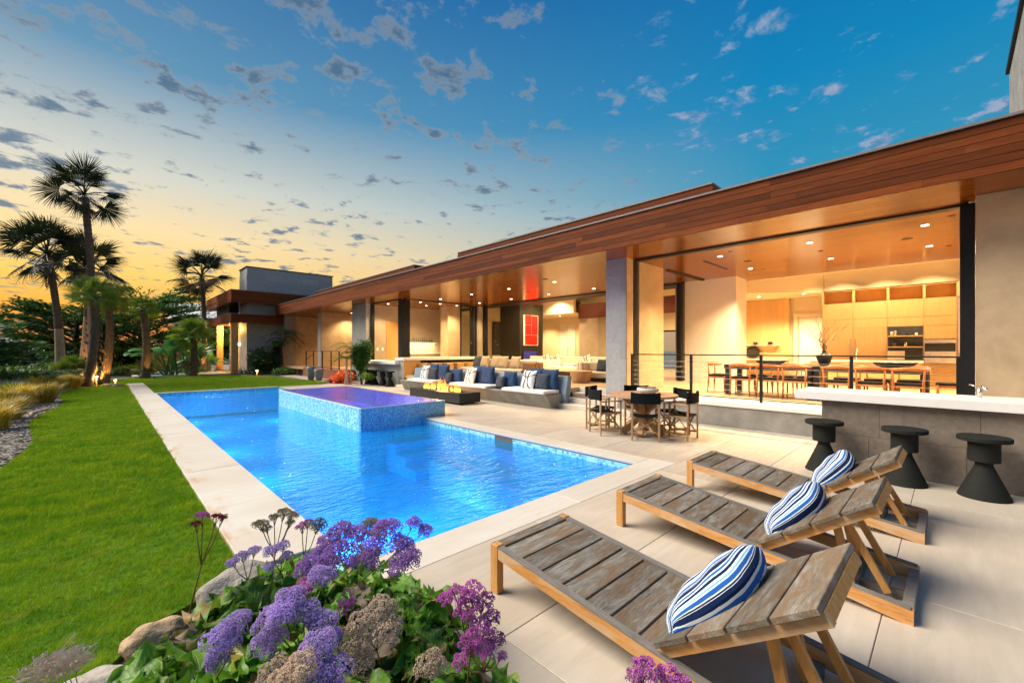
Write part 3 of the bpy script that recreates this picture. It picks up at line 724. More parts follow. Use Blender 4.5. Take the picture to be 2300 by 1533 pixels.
for (x, y, a, l) in ((-1.28, 16.4, 1.3, 2.0),):
    t_ = MB().tube([(x, y-0.9, -0.02), (x-0.05, y-0.3, 0.0), (x+0.1, y+0.3, 0.0), (x+0.16, y+0.95, -0.01)], [0.03, 0.035, 0.03, 0.02], 6)
    solo('fallen_branch', t_, 'trunk_pale', 'pale bare branch lying on the grey mulch by the lawn', 'branch', smooth=True)
# ================================================================== the house
house = thing('modern_house', 'long low modern house with wood fascia and open lit rooms', 'house', (9.8, 0, 0))
FX = 8.70
# roof slab and cap
part('roof', MB().box(8.76, 16.4, -6, 33, 4.12, 4.70).box(16.4, 20.5, -0.6, 6.6, 4.95, 5.15).box(14.9, 26, 6.6, 22.5, 4.75, 4.95), 'plaster_grey', house)
roofp = part('roof_edge_cap', MB().box(8.66, 9.0, -6, 33.03, 4.70, 4.735), 'gutter_metal', house)
fas = part('fascia', MB().box(8.73, 8.755, -6, 33, 4.004, 4.698), 'black_metal', house)
rp = random.Random(11)
rowh = 0.1155
PL = {}
for r_ in range(6):
    y = -6.0-rp.uniform(0, 2.0)
    while y < 33:
        L = rp.choice((2.4, 3.0, 3.6, 4.2)); y1 = min(y+L, 33.0); y0 = max(y, -6)
        if y1-y0 > 0.2:
            z0 = 4.0+r_*rowh; pr = rp.choice((0.0, 0.002, 0.003))
            part('plank', MB().box(FX-pr, 8.728, y0+0.001, y1-0.001, z0+0.001, z0+rowh-0.007), 'fascia_wood', fas)
        y += L
part('fascia_end', MB().box(8.70, 9.4, 33.001, 33.03, 4.0, 4.7), 'fascia_wood', house)
# soffit boards, too narrow to tell apart singly
sof = MB()
def boards(x0, x1, y0, y1, z=4.0, wdt=0.092):
    x = x0
    while x < x1-0.01:
        sof.box(x+0.005, min(x+wdt, x1)-0.005, y0, y1, z, z+0.018); x += wdt
boards(8.757, 10.20, -6, 33)
boards(10.50, 16.2, -0.15, 5.9)
boards(10.2, 14.88, 5.9, 17.8)
boards(10.2, 15.2, 18.05, 21.5)
boards(10.2, 13.2, 21.5, 33)
o = part('soffit_boards', sof, 'soffit_wood', house); o['kind'] = 'stuff'
part('soffit_backing', MB().box(8.757, 16.3, -6, 22, 4.019, 4.05).box(8.757, 13.2, 22.001, 33, 4.019, 4.05), 'black_metal', house)
tk = part('sliding_door_track', MB().box(10.21, 10.30, -0.2, 5.9, 3.965, 4.012).box(10.33, 10.49, -0.2, 5.9, 3.985, 4.012), 'black_metal', house)
part('sliding_door_track', MB().box(14.89, 15.02, 6.6, 17.9, 3.96, 4.016).box(10.2, 14.88, 17.82, 17.95, 3.97, 4.012).box(10.05, 10.19, 18.1, 21.0, 3.96, 3.998), 'black_metal', house)
part('sliding_door_track', MB().box(12.2, 14.8, 5.86, 5.98, 3.965, 3.999), 'black_metal', house)
# downlights
def downlight(x, y, z=4.0, e=70, ang=125, col=(1.0, 0.71, 0.35), fix=True, par=house):
    if fix:
        f = part('downlight', MB().lathe([(0.058, -0.004), (0.07, -0.006), (0.07, 0.0), (0.058, 0.0), (0.058, -0.004)], (x, y, z-0.001), 16, cap=False), 'gutter_metal', par)
        part('lamp_disc', MB().lathe([(0.0, -0.004), (0.056, -0.004), (0.056, 0.0), (0.0, 0.0)], (x, y, z-0.0015), 16), 'lamp_white', f)
    if e: lamp('downlight_lamp', (x, y, z-0.03), e, col, 'SPOT', 0.05, ang, 0.7)
for x in (11.4, 13.77):
    for y in (4.12, 2.2, 0.35): downlight(x, y, e=85)
for x in (11.48, 13.86):
    for y in (16.8, 14.45, 12.1, 9.75): downlight(x, y, e=46)
for x, y in ((10.7, 20.46), (11.49, 18.6), (12.66, 19.89), (12.66, 18.56), (13.86, 20.07), (13.86, 18.74), (11.65, 27.28)): downlight(x, y, e=34)
sp = MB()
for x, y in ((10.81, 9.59), (12.63, 12.13), (10.77, 11.89), (14.34, 9.88), (12.57, 3.83), (12.51, 0.66)):
    part('ceiling_speaker', MB().lathe([(0.0, -0.004), (0.095, -0.004), (0.10, 0.0)], (x, y, 3.999), 18), 'bark_dark', house)
for x, y in ((11.01, 3.75), (14.15, 3.87), (12.54, 2.2), (10.94, 0.0), (14.05, 0.04)):
    part('smoke_sensor', MB().lathe([(0.0, -0.004), (0.05, -0.004), (0.055, 0.0)], (x, y, 3.999), 14), 'bark_dark', house)
part('air_slot', MB().box(11.7, 13.4, 4.60, 4.68, 3.994, 3.9995), 'black_metal', house)
# floors
part('interior_floor', MB().box(10.06, 26, -0.4, 6.6, 0.38, 0.497).box(10.06, 26, 6.601, 7.6, 0.38, 0.497).box(9.36, 26, 7.601, 16.4, 0.38, 0.497).box(9.75, 26, 16.401, 21.5, 0.38, 0.497).box(8.9, 13.2, 22.8, 33.9, 0.38, 0.497), 'floor_wood', house)
part('door_track', MB().box(10.22, 10.36, -0.1, 5.86, 0.498, 0.508), 'black_metal', house)
part('terrace_wall', MB().box(9.33, 10.05, -6, 5.84, -0.05, 0.42), 'concrete', house)
part('ledge', MB().box(9.30, 10.055, -6, 5.84, 0.421, 0.515, bev=0.004), 'white_stone', house)
# steps
st = thing('stone_steps', 'pale stone steps up to the patio beside the concrete bench', 'steps', (9.0, 6.6, 0))
for k, (x, z) in enumerate(((9.0, 0.125), (9.35, 0.25), (9.70, 0.375), (10.05, 0.5))):
    part('step', MB().box(x, 10.2 if k < 3 else 10.3, 5.855 if k else 5.3, 7.58, z-0.125+(0.001 if k else -0.04), z-0.001, bev=0.005), 'coping_stone', st)
s2 = thing('stone_steps', 'short pale stone steps between the outdoor bar and concrete bench', 'steps', (9.0, 15.9, 0))
for k, (x, z) in enumerate(((8.85, 0.125), (9.15, 0.25), (9.36, 0.375))):
    part('step', MB().box(x, 9.7, 15.5, 16.25, z-0.125+(0.001 if k else -0.03), z-0.001), 'coping_stone', s2)
# stone column
col = part('stone_column', MB().box(9.82, 10.11, 5.89, 6.48, 0.0, 3.998), 'joint', house)
for k in range(9):
    z0 = 0.02+k*0.4425; ysp = 6.06 if k % 2 else 6.30
    for a, b in ((5.871, ysp), (ysp, 6.50)):
        part('stone_panel', MB().box(9.80, 9.819, a+0.0005, b-0.0005, z0+0.0005, z0+0.4415), 'stone_tile', col)
    part('stone_panel', MB().box(9.80, 10.12, 5.865, 5.889, z0+0.0015, z0+0.439), 'plaster_warm', col)
part('door_frame', MB().box(10.15, 10.33, 5.86, 6.02, 0.498, 3.995), 'dark_frame', house)
part('pivot_wall_panel', MB().box(10.50, 11.90, 5.90, 6.04, 0.498, 3.999), 'plaster_warm', house)
part('white_wall', MB().box(14.85, 15.85, 4.87, 6.57, 0.498, 3.999), 'wall_white', house)
part('light_switch', MB().box(14.838, 14.849, 5.30, 5.42, 1.60, 1.76), 'switch_white', house)
part('door_frame', MB().box(14.60, 14.76, 6.60, 6.76, 0.498, 3.96), 'dark_frame', house)
part('inner_column', MB().box(15.0, 15.4, 6.72, 6.98, 0.498, 3.999), 'plaster_tan', house)
# right hand plaster wall and frame
part('plaster_wall', MB().box(9.80, 10.10, -6, -0.27, 0.515, 3.999), 'plaster_warm', house)
part('plaster_wall', MB().box(10.101, 19, -0.5, -0.30, 0.498, 4.9), 'wall_cream', house)
part('door_frame', MB().box(10.06, 10.30, -0.268, -0.10, 0.516, 3.96), 'dark_frame', house)
# kitchen room
part('kitchen_wall', MB().box(18.32, 18.5, -0.3, 3.12, 3.62, 4.94).box(19.6, 19.8, 3.0, 6.6, 0.498, 4.94).box(15.86, 19.6, 6.45, 6.6, 0.498, 4.94), 'wall_cream', house)
part('kitchen_ceiling', MB().box(16.2, 19.8, -0.3, 6.6, 4.94, 4.949), 'wall_white', house)
part('ceiling_drop', MB().prism([(16.4, 6.44), (16.4, 5.2), (18.31, 3.13), (19.59, 3.13), (19.59, 6.44)], 3.62, 4.9), 'wall_cream', house)
part('ceiling_edge', MB().box(16.2, 16.3, -0.3, 6.44, 4.0, 4.94), 'wall_cream', house)
for x, y in ((18.0, 5.1), (18.2, 3.7)): downlight(x, y, 3.62, 60)
for y in (2.6, 1.5, 0.45): lamp('downlight_lamp', (17.3, y, 4.85), 34, (1.0, 0.71, 0.35), 'SPOT', 0.04, 95, 0.35)
# doorway in the kitchen
dw = part('doorway', MB().box(19.50, 19.599, 3.25, 3.40, 0.5, 3.0).box(19.50, 19.599, 4.15, 4.30, 0.5, 3.0).box(19.50, 19.599, 3.401, 4.149, 2.85, 3.0), 'wall_cream', house)
part('door_leaf', MB().box(19.56, 19.598, 3.41, 4.14, 0.5, 2.84), 'wall_white', dw)
# living room shell
part('living_wall', MB().box(15.05, 22.2, 21.5, 21.7, 0.498, 4.74).box(22.2, 22.4, 16.6, 21.7, 0.498, 4.74).box(24.0, 24.2, 6.6, 10.6, 0.498, 4.74).box(24.0, 24.2, 12.6, 16.6, 0.498, 4.74).box(24.0, 24.2, 10.601, 12.599, 2.75, 4.2).box(15.86, 24.0, 6.601, 6.75, 0.498, 4.74), 'wall_cream', house)
part('living_ceiling', MB().box(15.05, 24.2, 6.6, 21.7, 4.73, 4.749), 'wall_cream', house)
part('bulkhead', MB().box(19.6, 19.8, 15.2, 21.49, 3.75, 4.72).box(19.801, 22.19, 15.2, 21.49, 3.75, 3.78), 'wall_cream', house)
part('header_beam', MB().box(20.0, 20.2, 8.0, 15.15, 3.42, 4.25), 'red_wood', house)
part('stone_pier', MB().box(20.02, 21.6, 13.8, 15.1, 0.498, 3.41), 'plaster_tan', house)
wn = part('window', MB().box(24.02, 24.1, 10.61, 10.68, 0.5, 2.74).box(24.02, 24.1, 12.52, 12.59, 0.5, 2.74).box(24.02, 24.1, 10.69, 12.51, 2.66, 2.74), 'dark_frame', house)
part('pane', MB().box(24.05, 24.06, 10.69, 12.51, 0.5, 2.65), 'glass_pane', wn)
dd = part('double_door', MB().box(22.17, 22.199, 17.05, 18.35, 0.5, 3.28), 'wall_white', house)
part('door_gap', MB().box(22.164, 22.169, 17.69, 17.70, 0.5, 3.2), 'bark_dark', dd)
part('handle', MB().box(22.14, 22.168, 17.62, 17.64, 1.5, 1.75), 'steel', dd)
for x, y in ((21.0, 19.2), (20.9, 17.3)): downlight(x, y, 3.75, 40)
for x, y in ((16.5, 16.5), (16.5, 12.5), (19.0, 16.2), (18.0, 9.5), (21.5, 11)): lamp('downlight_lamp', (x, y, 4.65), 62, (1.0, 0.72, 0.37), 'SPOT', 0.06, 140, 0.8)
fp = thing('fireplace_block', 'tall dark stone fireplace block in the living room', 'fireplace', (17.5, 17.5, 0.5))
part('body', MB().box(17.5, 19.5, 17.5, 19.2, 0.5, 4.3), 'dark_stone', fp)
for k in range(9): part('stone_panel', MB().box(17.488, 17.499, 17.5, 19.2, 0.55+k*0.41, 0.55+k*0.41+0.405), 'dark_stone', fp)
emit('screen_blue', (0.02, 0.03, 0.22), 0.25)
part('firebox', MB().box(17.72, 18.95, 17.47, 17.499, 0.98, 1.56), 'black_metal', fp)
part('screen', MB().box(17.78, 18.89, 17.462, 17.469, 1.02, 1.52), 'screen_blue', fp)
# abstract red panel picture (generic coloured rectangles)
pc = thing('framed_picture', 'large white framed picture of red and orange squares', 'picture', (18.3, 17.48, 2.6))
part('canvas', MB().box(17.78, 19.02, 17.455, 17.498, 1.85, 3.66), 'paper_white', pc)
rq = random.Random(5)
for i in range(2):
    for j in range(3):
        x0 = 17.87+i*0.555+rq.uniform(-0.01, 0.02); z0 = 1.88+j*0.59+rq.uniform(-0.01, 0.02)
        part('red_panel', MB().box(x0, x0+0.54, 17.445, 17.454, z0, z0+0.575), 'red_paint', pc)
p2 = thing('framed_picture', 'tall dark abstract painting on the cream wall left of the fireplace', 'picture', (19.2, 21.48, 2.4))
part('canvas', MB().box(18.85, 19.65, 21.44, 21.495, 1.25, 3.5), 'dark_stone', p2)
for k in range(9):
    xx = rq.uniform(18.95, 19.5); zz_ = rq.uniform(1.5, 3.3)
    part('brush_stroke', MB().box(0, rq.uniform(0.05, 0.16), 0, 0.006, 0, 0.03, Matrix.Translation((xx, 21.43, zz_))@Matrix.Rotation(rq.uniform(-1, 1), 4, 'Y')), rq.choice(('paper_white', 'red_paint', 'pillow_blue', 'banana_leaf')), p2)
# bar room
part('concrete_wall', MB().box(9.75, 10.0, 21.05, 22.75, -0.05, 3.999), 'plaster_grey', house)
part('door_frame', MB().box(10.01, 10.20, 20.98, 21.12, 0.498, 3.999), 'dark_frame', house)
bw = part('back_wall', MB().box(10.21, 15.04, 21.5, 21.7, 0.498, 3.999), 'plaster_tan', house)
part('door_leaf', MB().box(11.12, 12.05, 21.46, 21.499, 0.5, 3.15), 'door_wood', bw)
for x in (10.55, 10.85): part('light_switch', MB().box(x, x+0.12, 21.48, 21.498, 1.55, 1.72), 'switch_white', bw)
sh = part('glass_shelf', MB().box(12.30, 14.25, 21.18, 21.49, 1.98, 2.03), 'white_stone', bw)
part('shelf_lamp_strip', MB().box(12.35, 14.2, 21.40, 21.46, 1.955, 1.979), 'glow_counter', sh)
part('back_counter', MB().box(12.30, 14.9, 20.9, 21.49, 1.35, 1.42), 'white_stone', house)
part('back_counter', MB().box(12.32, 14.88, 20.95, 21.49, 0.5, 1.349), 'plaster_tan', house)
d_ = bpy.data.lights.new('shelf_lamp', 'AREA'); d_.shape = 'RECTANGLE'; d_.size = 1.8; d_.size_y = 0.06; d_.energy = 26; d_.color = (1, 0.75, 0.36)
o_ = bpy.data.objects.new('shelf_lamp', d_); C.objects.link(o_); o_.location = (13.3, 21.3, 1.94)
rb = random.Random(2)
for k in range(13):
    x = 12.42+k*0.125; h = rb.uniform(0.16, 0.30); r_ = rb.uniform(0.028, 0.04)
    solo('bar_glass', MB().lathe([(r_*0.8, 0), (r_, h*0.5), (r_*0.4, h*0.72), (r_*0.4, h)], (x, 21.3, 2.031), 10), 'glass_pane',
         ('first', 'second', 'third', 'fourth', 'fifth', 'sixth', 'seventh', 'eighth', 'ninth', 'tenth', 'eleventh', 'twelfth', 'last')[k]+' clear glass from the left on the lit bar shelf', 'glass', 'glasses on the lit bar shelf', True)
part('freestanding_column', MB().box(13.8, 14.72, 19.5, 20.2, 0.498, 3.999), 'plaster_warm', house)
part('corner_post', MB().box(10.0, 10.43, 17.80, 18.15, 0.498, 3.96), 'dark_frame', house)
part('door_column', MB().box(14.60, 14.86, 17.75, 18.04, 0.498, 3.96), 'plaster_tan', house)
part('door_frame', MB().box(14.87, 15.03, 17.50, 17.74, 0.498, 3.96), 'dark_frame', house)
fd = thing('folding_door', 'folded black framed glass door leaves beside the bar', 'door', (14.0, 17.9, 0.5))
for x0, x1 in ((13.46, 14.16), (14.2, 14.36), (14.42, 14.56)):
    lf = part('door_leaf', MB().box(x0, x0+0.06, 17.86, 17.92, 0.5, 3.95).box(x1-0.06, x1, 17.86, 17.92, 0.5, 3.95).box(x0+0.061, x1-0.061, 17.86, 17.92, 0.5, 0.62).box(x0+0.061, x1-0.061, 17.86, 17.92, 3.86, 3.95), 'dark_frame', fd)
    if x1-x0 > 0.3: part('pane', MB().box(x0+0.061, x1-0.061, 17.885, 17.893, 0.62, 3.86), 'glass_pane', lf)
    for z in (0.9, 1.9, 3.7): part('hinge', MB().box(x1-0.015, x1+0.015, 17.845, 17.859, z, z+0.12), 'steel', lf)
# wing beyond the bar
part('wing_wall', MB().box(9.98, 13.2, 28.0, 28.25, 0.498, 3.999), 'plaster_warm', house)
part('wing_wall', MB().box(9.9, 13.2, 32.9, 33.1, 0.498, 3.999), 'plaster_warm', house)
part('wing_wall', MB().box(13.0, 13.2, 21.71, 32.89, 0.498, 3.999), 'plaster_warm', house)
part('wing_column', MB().box(9.95, 10.0, 27.96, 28.5, 0.498, 3.999), 'plaster_grey', house)
part('wing_column', MB().box(9.2, 9.89, 32.7, 33.15, 0.0, 3.999), 'plaster_grey', house)
for y, e in ((30.5, 34), (25.2, 40)): lamp('downlight_lamp', (12.2, y, 3.9), e, (1.0, 0.58, 0.22), 'SPOT', 0.05, 110, 0.6)
wd_ = part('wood_deck', MB().box(8.9, 9.88, 22.3, 29.0, -0.05, 0.37), 'black_metal', house)
for k in range(4):
    part('board', MB().box(8.86, 8.899, 22.3, 27.9, -0.04+k*0.125, 0.08+k*0.125), 'deck_wood', wd_)
    part('board', MB().box(8.86, 9.88, 22.26, 22.299, -0.04+k*0.125, 0.08+k*0.125), 'deck_wood', wd_)
for k in range(8): part('board', MB().box(8.86+k*0.13, 8.985+k*0.13, 22.3, 27.9, 0.471, 0.50), 'deck_wood', wd_)
for k in range(3): part('step', MB().box(8.9, 9.9, 27.91+k*0.32, 29.2, 0.30-0.125*k+0.0, 0.37-0.125*k), 'deck_wood', wd_)
# tower
tw = thing('stone_tower', 'grey stone tower wing at the far left end with two wood eaves', 'building', (7.14, 34, 0))
part('wall', MB().box(7.14, 13.0, 34.0, 36.2, -0.1, 7.36), 'stone_tile', tw)
for k in range(9):
    z0 = 5.62+k*0.0
    break
for r_ in range(17):
    z0 = 0.0+r_*0.435
    if z0+0.43 > 7.37: break
    for (a, b) in ((34.0, 35.1), (35.1, 36.2)): part('stone_panel', MB().box(7.118, 7.139, a+0.002, b-0.002, z0+0.002, z0+0.432), 'stone_tile', tw)
    off = 0.0 if r_ % 2 else -0.6
    x = 7.14+off
    while x < 13.0:
        a, b = max(x, 7.14), min(x+1.2, 13.0)
        if b-a > 0.1 and (z0 > 5.1 or z0 < 3.4 or (3.9 < z0 < 4.8)): part('stone_panel', MB().box(a+0.002, b-0.002, 33.98, 33.999, z0+0.002, z0+0.432), 'stone_tile', tw)
        x += 1.2
part('parapet_cap', MB().box(7.08, 13.06, 33.94, 36.26, 7.361, 7.42), 'black_metal', tw)
for (z0, nm) in ((3.40, 3), (4.78, 4)):
    fa = part('eave', MB().box(6.08, 13.6 if z0 > 4 else 9.15, 33.03, 42.5, z0+0.01, z0+nm*0.2-0.02), 'soffit_wood', tw)
    for k in range(nm):
        part('plank', MB().box(6.05, 13.6 if z0 > 4 else 9.15, 33.0, 33.029, z0+k*0.2, z0+k*0.2+0.195), 'fascia_wood', fa)
        part('plank', MB().box(6.02, 6.049, 33.0, 38.0, z0+k*0.2, z0+k*0.2+0.195), 'fascia_wood', fa)
        part('plank', MB().box(6.02, 6.049, 38.003, 42.5, z0+k*0.2, z0+k*0.2+0.195), 'fascia_wood', fa)
    part('edge_cap', MB().box(6.0, 13.62 if z0 > 4 else 9.16, 32.98, 42.5, z0+nm*0.2-0.001, z0+nm*0.2+0.03), 'gutter_metal', tw)
part('wood_post', MB().box(6.1, 6.5, 33.4, 33.75, 0, 3.41), 'orange_teak', tw)
part('wood_post', MB().box(6.1, 6.5, 38.4, 38.75, 0, 3.41), 'orange_teak', tw)
part('upper_wall', MB().box(6.5, 7.1, 36.3, 41, 3.9, 4.79), 'dark_frame', tw)
part('porch_wall', MB().box(7.3, 13, 40.5, 40.7, 0, 3.41), 'wall_cream', tw)
lamp('porch_lamp', (6.9, 37.4, 3.2), 190, (1.0, 0.60, 0.16), 'POINT', 0.1)
part('porch_lantern', MB().box(7.02, 7.117, 36.0, 36.12, 1.9, 2.1), 'lamp_warm', tw)
part('door_leaf', MB().box(8.6, 9.1, 33.6, 33.66, 0, 2.2), 'dark_frame', tw)
# clerestory roofs
for (y0, y1, lbl) in ((4.19, 14.8, 'a'), (18.4, 32.1, 'b')):
    cl = part('upper_roof', MB().box(11.03, 14.5, y0+0.03, y1, 4.71, 5.74), 'black_metal', house)
    for k in range(8):
        part('plank', MB().box(11.0, 11.029, y0, y1, 4.80+k*0.12, 4.80+k*0.12+0.115), 'fascia_wood', cl)
        part('plank', MB().box(11.0, 14.5, y0-0.03, y0-0.001, 4.80+k*0.12, 4.80+k*0.12+0.115), 'fascia_wood', cl)
    part('edge_cap', MB().box(10.97, 14.5, y0-0.04, y1+0.02, 5.761, 5.80), 'gutter_metal', cl)
vt = part('roof_vent', MB().box(12.2, 12.5, 5.4, 5.7, 5.8, 6.05), 'dark_frame', house)
# tall box at the right edge
rt = thing('stone_tower', 'pale panelled tower rising above the roof at the right edge', 'building', (10, -1.5, 4.7))
part('wall', MB().box(8.95, 13.7, -4.0, -0.87, 4.736, 7.42), 'plaster_grey', rt)
for k in range(9):
    part('stone_panel', MB().box(13.7-(k+1)*0.52+0.003, 13.7-k*0.52-0.003, -0.869, -0.85, 4.75, 7.40), 'concrete', rt)
part('parapet_cap', MB().box(8.9, 13.78, -4.05, -0.80, 7.421, 7.52), 'black_metal', rt)
# neighbour building glimpsed left of tower
nb = thing('white_house', 'pale gabled house glimpsed behind the palms and tower', 'house', (6.0, 52, 0))
part('wall', MB().box(5.5, 12.5, 54, 60, 0, 4.6), 'wall_white', nb)
part('roof', MB().prism([(4.9, 53.4), (13, 53.4), (13, 60.5), (4.9, 60.5)], 4.6, 4.9), 'gutter_metal', nb)
rf = MB(); rf.quad((4.9, 53.4, 4.91), (13, 53.4, 4.91), (13, 57, 6.6), (4.9, 57, 6.6)).quad((4.9, 60.5, 4.91), (13, 60.5, 4.91), (13, 57, 6.6), (4.9, 57, 6.6)).tri((4.9, 53.4, 4.91), (4.9, 57, 6.6), (4.9, 60.5, 4.91))
part('gable_roof', rf, 'wall_white', nb)
# rubble garden wall
gw = thing('garden_wall', 'low rubble stone garden wall behind the far left palms', 'wall', (4.5, 41, 0))
part('core', MB().box(1.9, 6.0, 41.05, 41.35, 0, 1.45), 'joint', gw)
rs_ = random.Random(8)
z = 0.0
while z < 1.45:
    h = rs_.uniform(0.13, 0.2); x = 1.9
    while x < 6.0:
        L = rs_.uniform(0.2, 0.45)
        part('stone', MB().box(x+0.01, min(x+L, 6.0)-0.01, 41.0-rs_.uniform(0, 0.03), 41.049, z+0.008, z+h-0.008, bev=0.012), 'rubble', gw)
        x += L
    z += h
# ================================================================== railing
ra_ = thing('cable_railing', 'black post and steel cable railing in front of the dining room', 'railing', (9.65, 2.7, 0.5))
for y in (5.62, 4.12, 2.69, 1.24, -0.08):
    part('post', MB().box(9.625, 9.675, y-0.025, y+0.025, 0.42 if y == 2.69 else 0.516, 1.47), 'black_metal', ra_)
part('top_rail', MB().box(9.62, 9.68, -0.11, 5.655, 1.471, 1.497, bev=0.003), 'black_metal', ra_)
for k in range(7): part('cable', MB().tube([(9.65, -0.1, 0.62+k*0.118), (9.65, 5.62, 0.62+k*0.118)], 0.0045, 6), 'steel', ra_)
rw = thing('deck_railing', 'black metal railing around the small wood deck of the far wing', 'railing', (8.95, 25, 0.5))
for (y, x) in ((27.6, 8.95), (26.3, 8.95), (24.9, 8.95), (23.6, 8.95), (22.5, 8.95)): part('post', MB().box(x-0.025, x+0.025, y-0.025, y+0.025, 0.501, 1.5), 'black_metal', rw)
part('top_rail', MB().box(8.92, 8.98, 22.45, 27.65, 1.501, 1.53), 'black_metal', rw)
part('bottom_rail', MB().box(8.935, 8.965, 22.53, 27.57, 0.60, 0.63), 'black_metal', rw)
part('brace', MB().beam((8.95, 27.56, 1.0), (8.95, 26.34, 1.35), 0.03, 0.03), 'black_metal', rw)
# ================================================================== right bar counter
bc = thing('bar_counter', 'long stone clad bar with white top at the right edge', 'counter', (7.2, -1, 0))
part('body', MB().box(7.22, 7.85, -6, 1.23, 0, 0.905), 'joint', bc)
part('worktop', MB().box(7.10, 7.95, -6, 1.55, 0.91, 1.02, bev=0.004), 'white_stone', bc)
for (z0, z1, off) in ((0.003, 0.455, 0.749), (0.458, 0.906, 0.641)):
    y = off
    part('stone_panel', MB().box(7.20, 7.219, off+0.0015, 1.25, z0, z1), 'stone_brown', bc)
    while y > -5:
        part('stone_panel', MB().box(7.20, 7.219, y-0.873, y-0.0015, z0, z1), 'stone_brown', bc); y -= 0.875
    part('stone_panel', MB().box(7.221, 7.85, 1.231, 1.25, z0, z1), 'stone_brown', bc)
fc = MB().tube([(7.72, -0.24, 1.02), (7.72, -0.24, 1.13)], 0.022, 12).tube([(7.72, -0.24, 1.11), (7.68, -0.26, 1.15), (7.60, -0.30, 1.12)], 0.015, 10).beam((7.70, -0.22, 1.15), (7.74, -0.16, 1.17), 0.03, 0.012)
solo('tap', fc, 'steel', 'small chrome tap standing on the white bar top', 'tap', smooth=True)
def make_stool(lbl, grp):
    t = thing('stool', lbl, 'stool', (0, 0, 0), 0, grp)
    a = MB().lathe([(0.0, 0.612), (0.205, 0.612), (0.212, 0.618), (0.212, 0.652), (0.206, 0.66), (0.0, 0.66)], seg=40)
    part('seat', a, 'stool_black', t, True)
    part('hub', MB().lathe([(0.12, 0.39), (0.125, 0.395), (0.125, 0.611), (0.0, 0.6115)], seg=32), 'stool_black', t, True)
    part('base', MB().lathe([(0.0, 0.0), (0.205, 0.0), (0.208, 0.006), (0.20, 0.03), (0.075, 0.335), (0.07, 0.35), (0.07, 0.389)], seg=36), 'stool_black', t, True)
    for c in t.children:
        m_ = c.modifiers.new('edge', 'EDGE_SPLIT'); m_.split_angle = R(35)
    return t
G1 = 'black pedestal stools at the stone bar'
s0 = make_stool('black pedestal stool at the stone bar, nearest the director chairs', G1); s0.location = (6.90, 1.175, 0)
dup(s0, (6.90, 0.389, 0), 0, 'black pedestal stool at the stone bar, middle one of three')
dup(s0, (6.88, -0.248, 0), 0, 'black pedestal stool at the stone bar, nearest the right edge')
G2 = 'black pedestal stools at the far outdoor bar'
for y, l in ((18.95, 'farthest black stool at the far bar, beside the leafy plants'), (18.38, 'second black stool from the leafy plants at the far bar'),
             (17.55, 'third black stool from the leafy plants at the far bar'), (16.92, 'black stool at the far bar nearest the concrete bench')):
    c = dup(s0, (8.92, y, 0), 0, l); c['group'] = G2
# ================================================================== far outdoor bar
fb = thing('bar_counter', 'two level outdoor bar with white tops and grey body by the small stools', 'counter', (9.3, 17, 0))
part('body', MB().box(9.30, 10.1, 16.42, 20.6, 0, 0.955).box(9.3, 10.1, 16.42, 17.2, 0.956, 1.13), 'plaster_grey', fb)
part('low_worktop', MB().box(9.08, 10.05, 16.75, 20.6, 0.96, 1.08, bev=0.004), 'white_stone', fb)
part('high_worktop', MB().box(9.26, 13.55, 16.34, 17.1, 1.135, 1.25, bev=0.004), 'white_stone', fb)
part('wood_end', MB().box(9.302, 10.12, 16.39, 16.419, 0.0, 1.134), 'door_wood', fb)
part('under_panel', MB().box(10.12, 13.5, 16.75, 16.8, 0.5, 1.134), 'bark_dark', fb)
for k, x in enumerate((10.15, 10.78, 11.4, 12.02, 12.64)):
    t = thing('woven_stool', ('leftmost woven rattan stool tucked under the far bar', 'second woven rattan stool from the left under the far bar', 'middle woven rattan stool under the far bar',
        'fourth woven rattan stool from the left under the far bar', 'rightmost woven rattan stool tucked under the far bar')[k], 'stool', (x, 16.1, 0.5), 0, 'woven stools under the far bar')
    part('woven_body', MB().box(x-0.2, x+0.2, 15.92, 16.32, 0.52, 0.97, bev=0.02), 'woven', t)
    part('seat', MB().box(x-0.205, x+0.205, 15.915, 16.325, 0.971, 1.0, bev=0.01), 'chair_teak', t)
# ================================================================== concrete bench
cb = thing('concrete_bench', 'long built in concrete bench facing the fire pit', 'bench', (8.8, 11.5, 0))
def extr(poly, y0, y1):
    m_ = MB(); n = len(poly)
    m_.v = [(x, y0, z) for x, z in poly]+[(x, y1, z) for x, z in poly]
    m_.f = [tuple(range(n)), tuple(n+k for k in reversed(range(n)))]+[((k+1) % n, k, n+k, n+(k+1) % n) for k in range(n)]
    return m_
part('seat_block', extr([(8.72, 0.0), (8.50, 0.375), (8.50, 0.385), (9.14, 0.385), (9.14, 0.0)], 7.50, 15.3), 'concrete', cb)
part('backrest', extr([(9.142, 0.0), (9.142, 0.386), (9.24, 0.86), (9.40, 0.86), (9.30, 0.0)], 7.36, 15.35), 'concrete_blue_shade', cb)
for (a, b, l) in ((7.56, 9.25, 'white seat cushion on the bench end nearest the steps'), (9.95, 11.88, 'white seat cushion in the middle of the concrete bench'), (12.92, 14.65, 'white seat cushion on the bench end nearest the far bar')):
    solo('seat_cushion', MB().box(8.46, 9.12, a, b, 0.39, 0.485, bev=0.02), 'cushion_white', l, 'cushion', 'white cushions on the concrete bench')
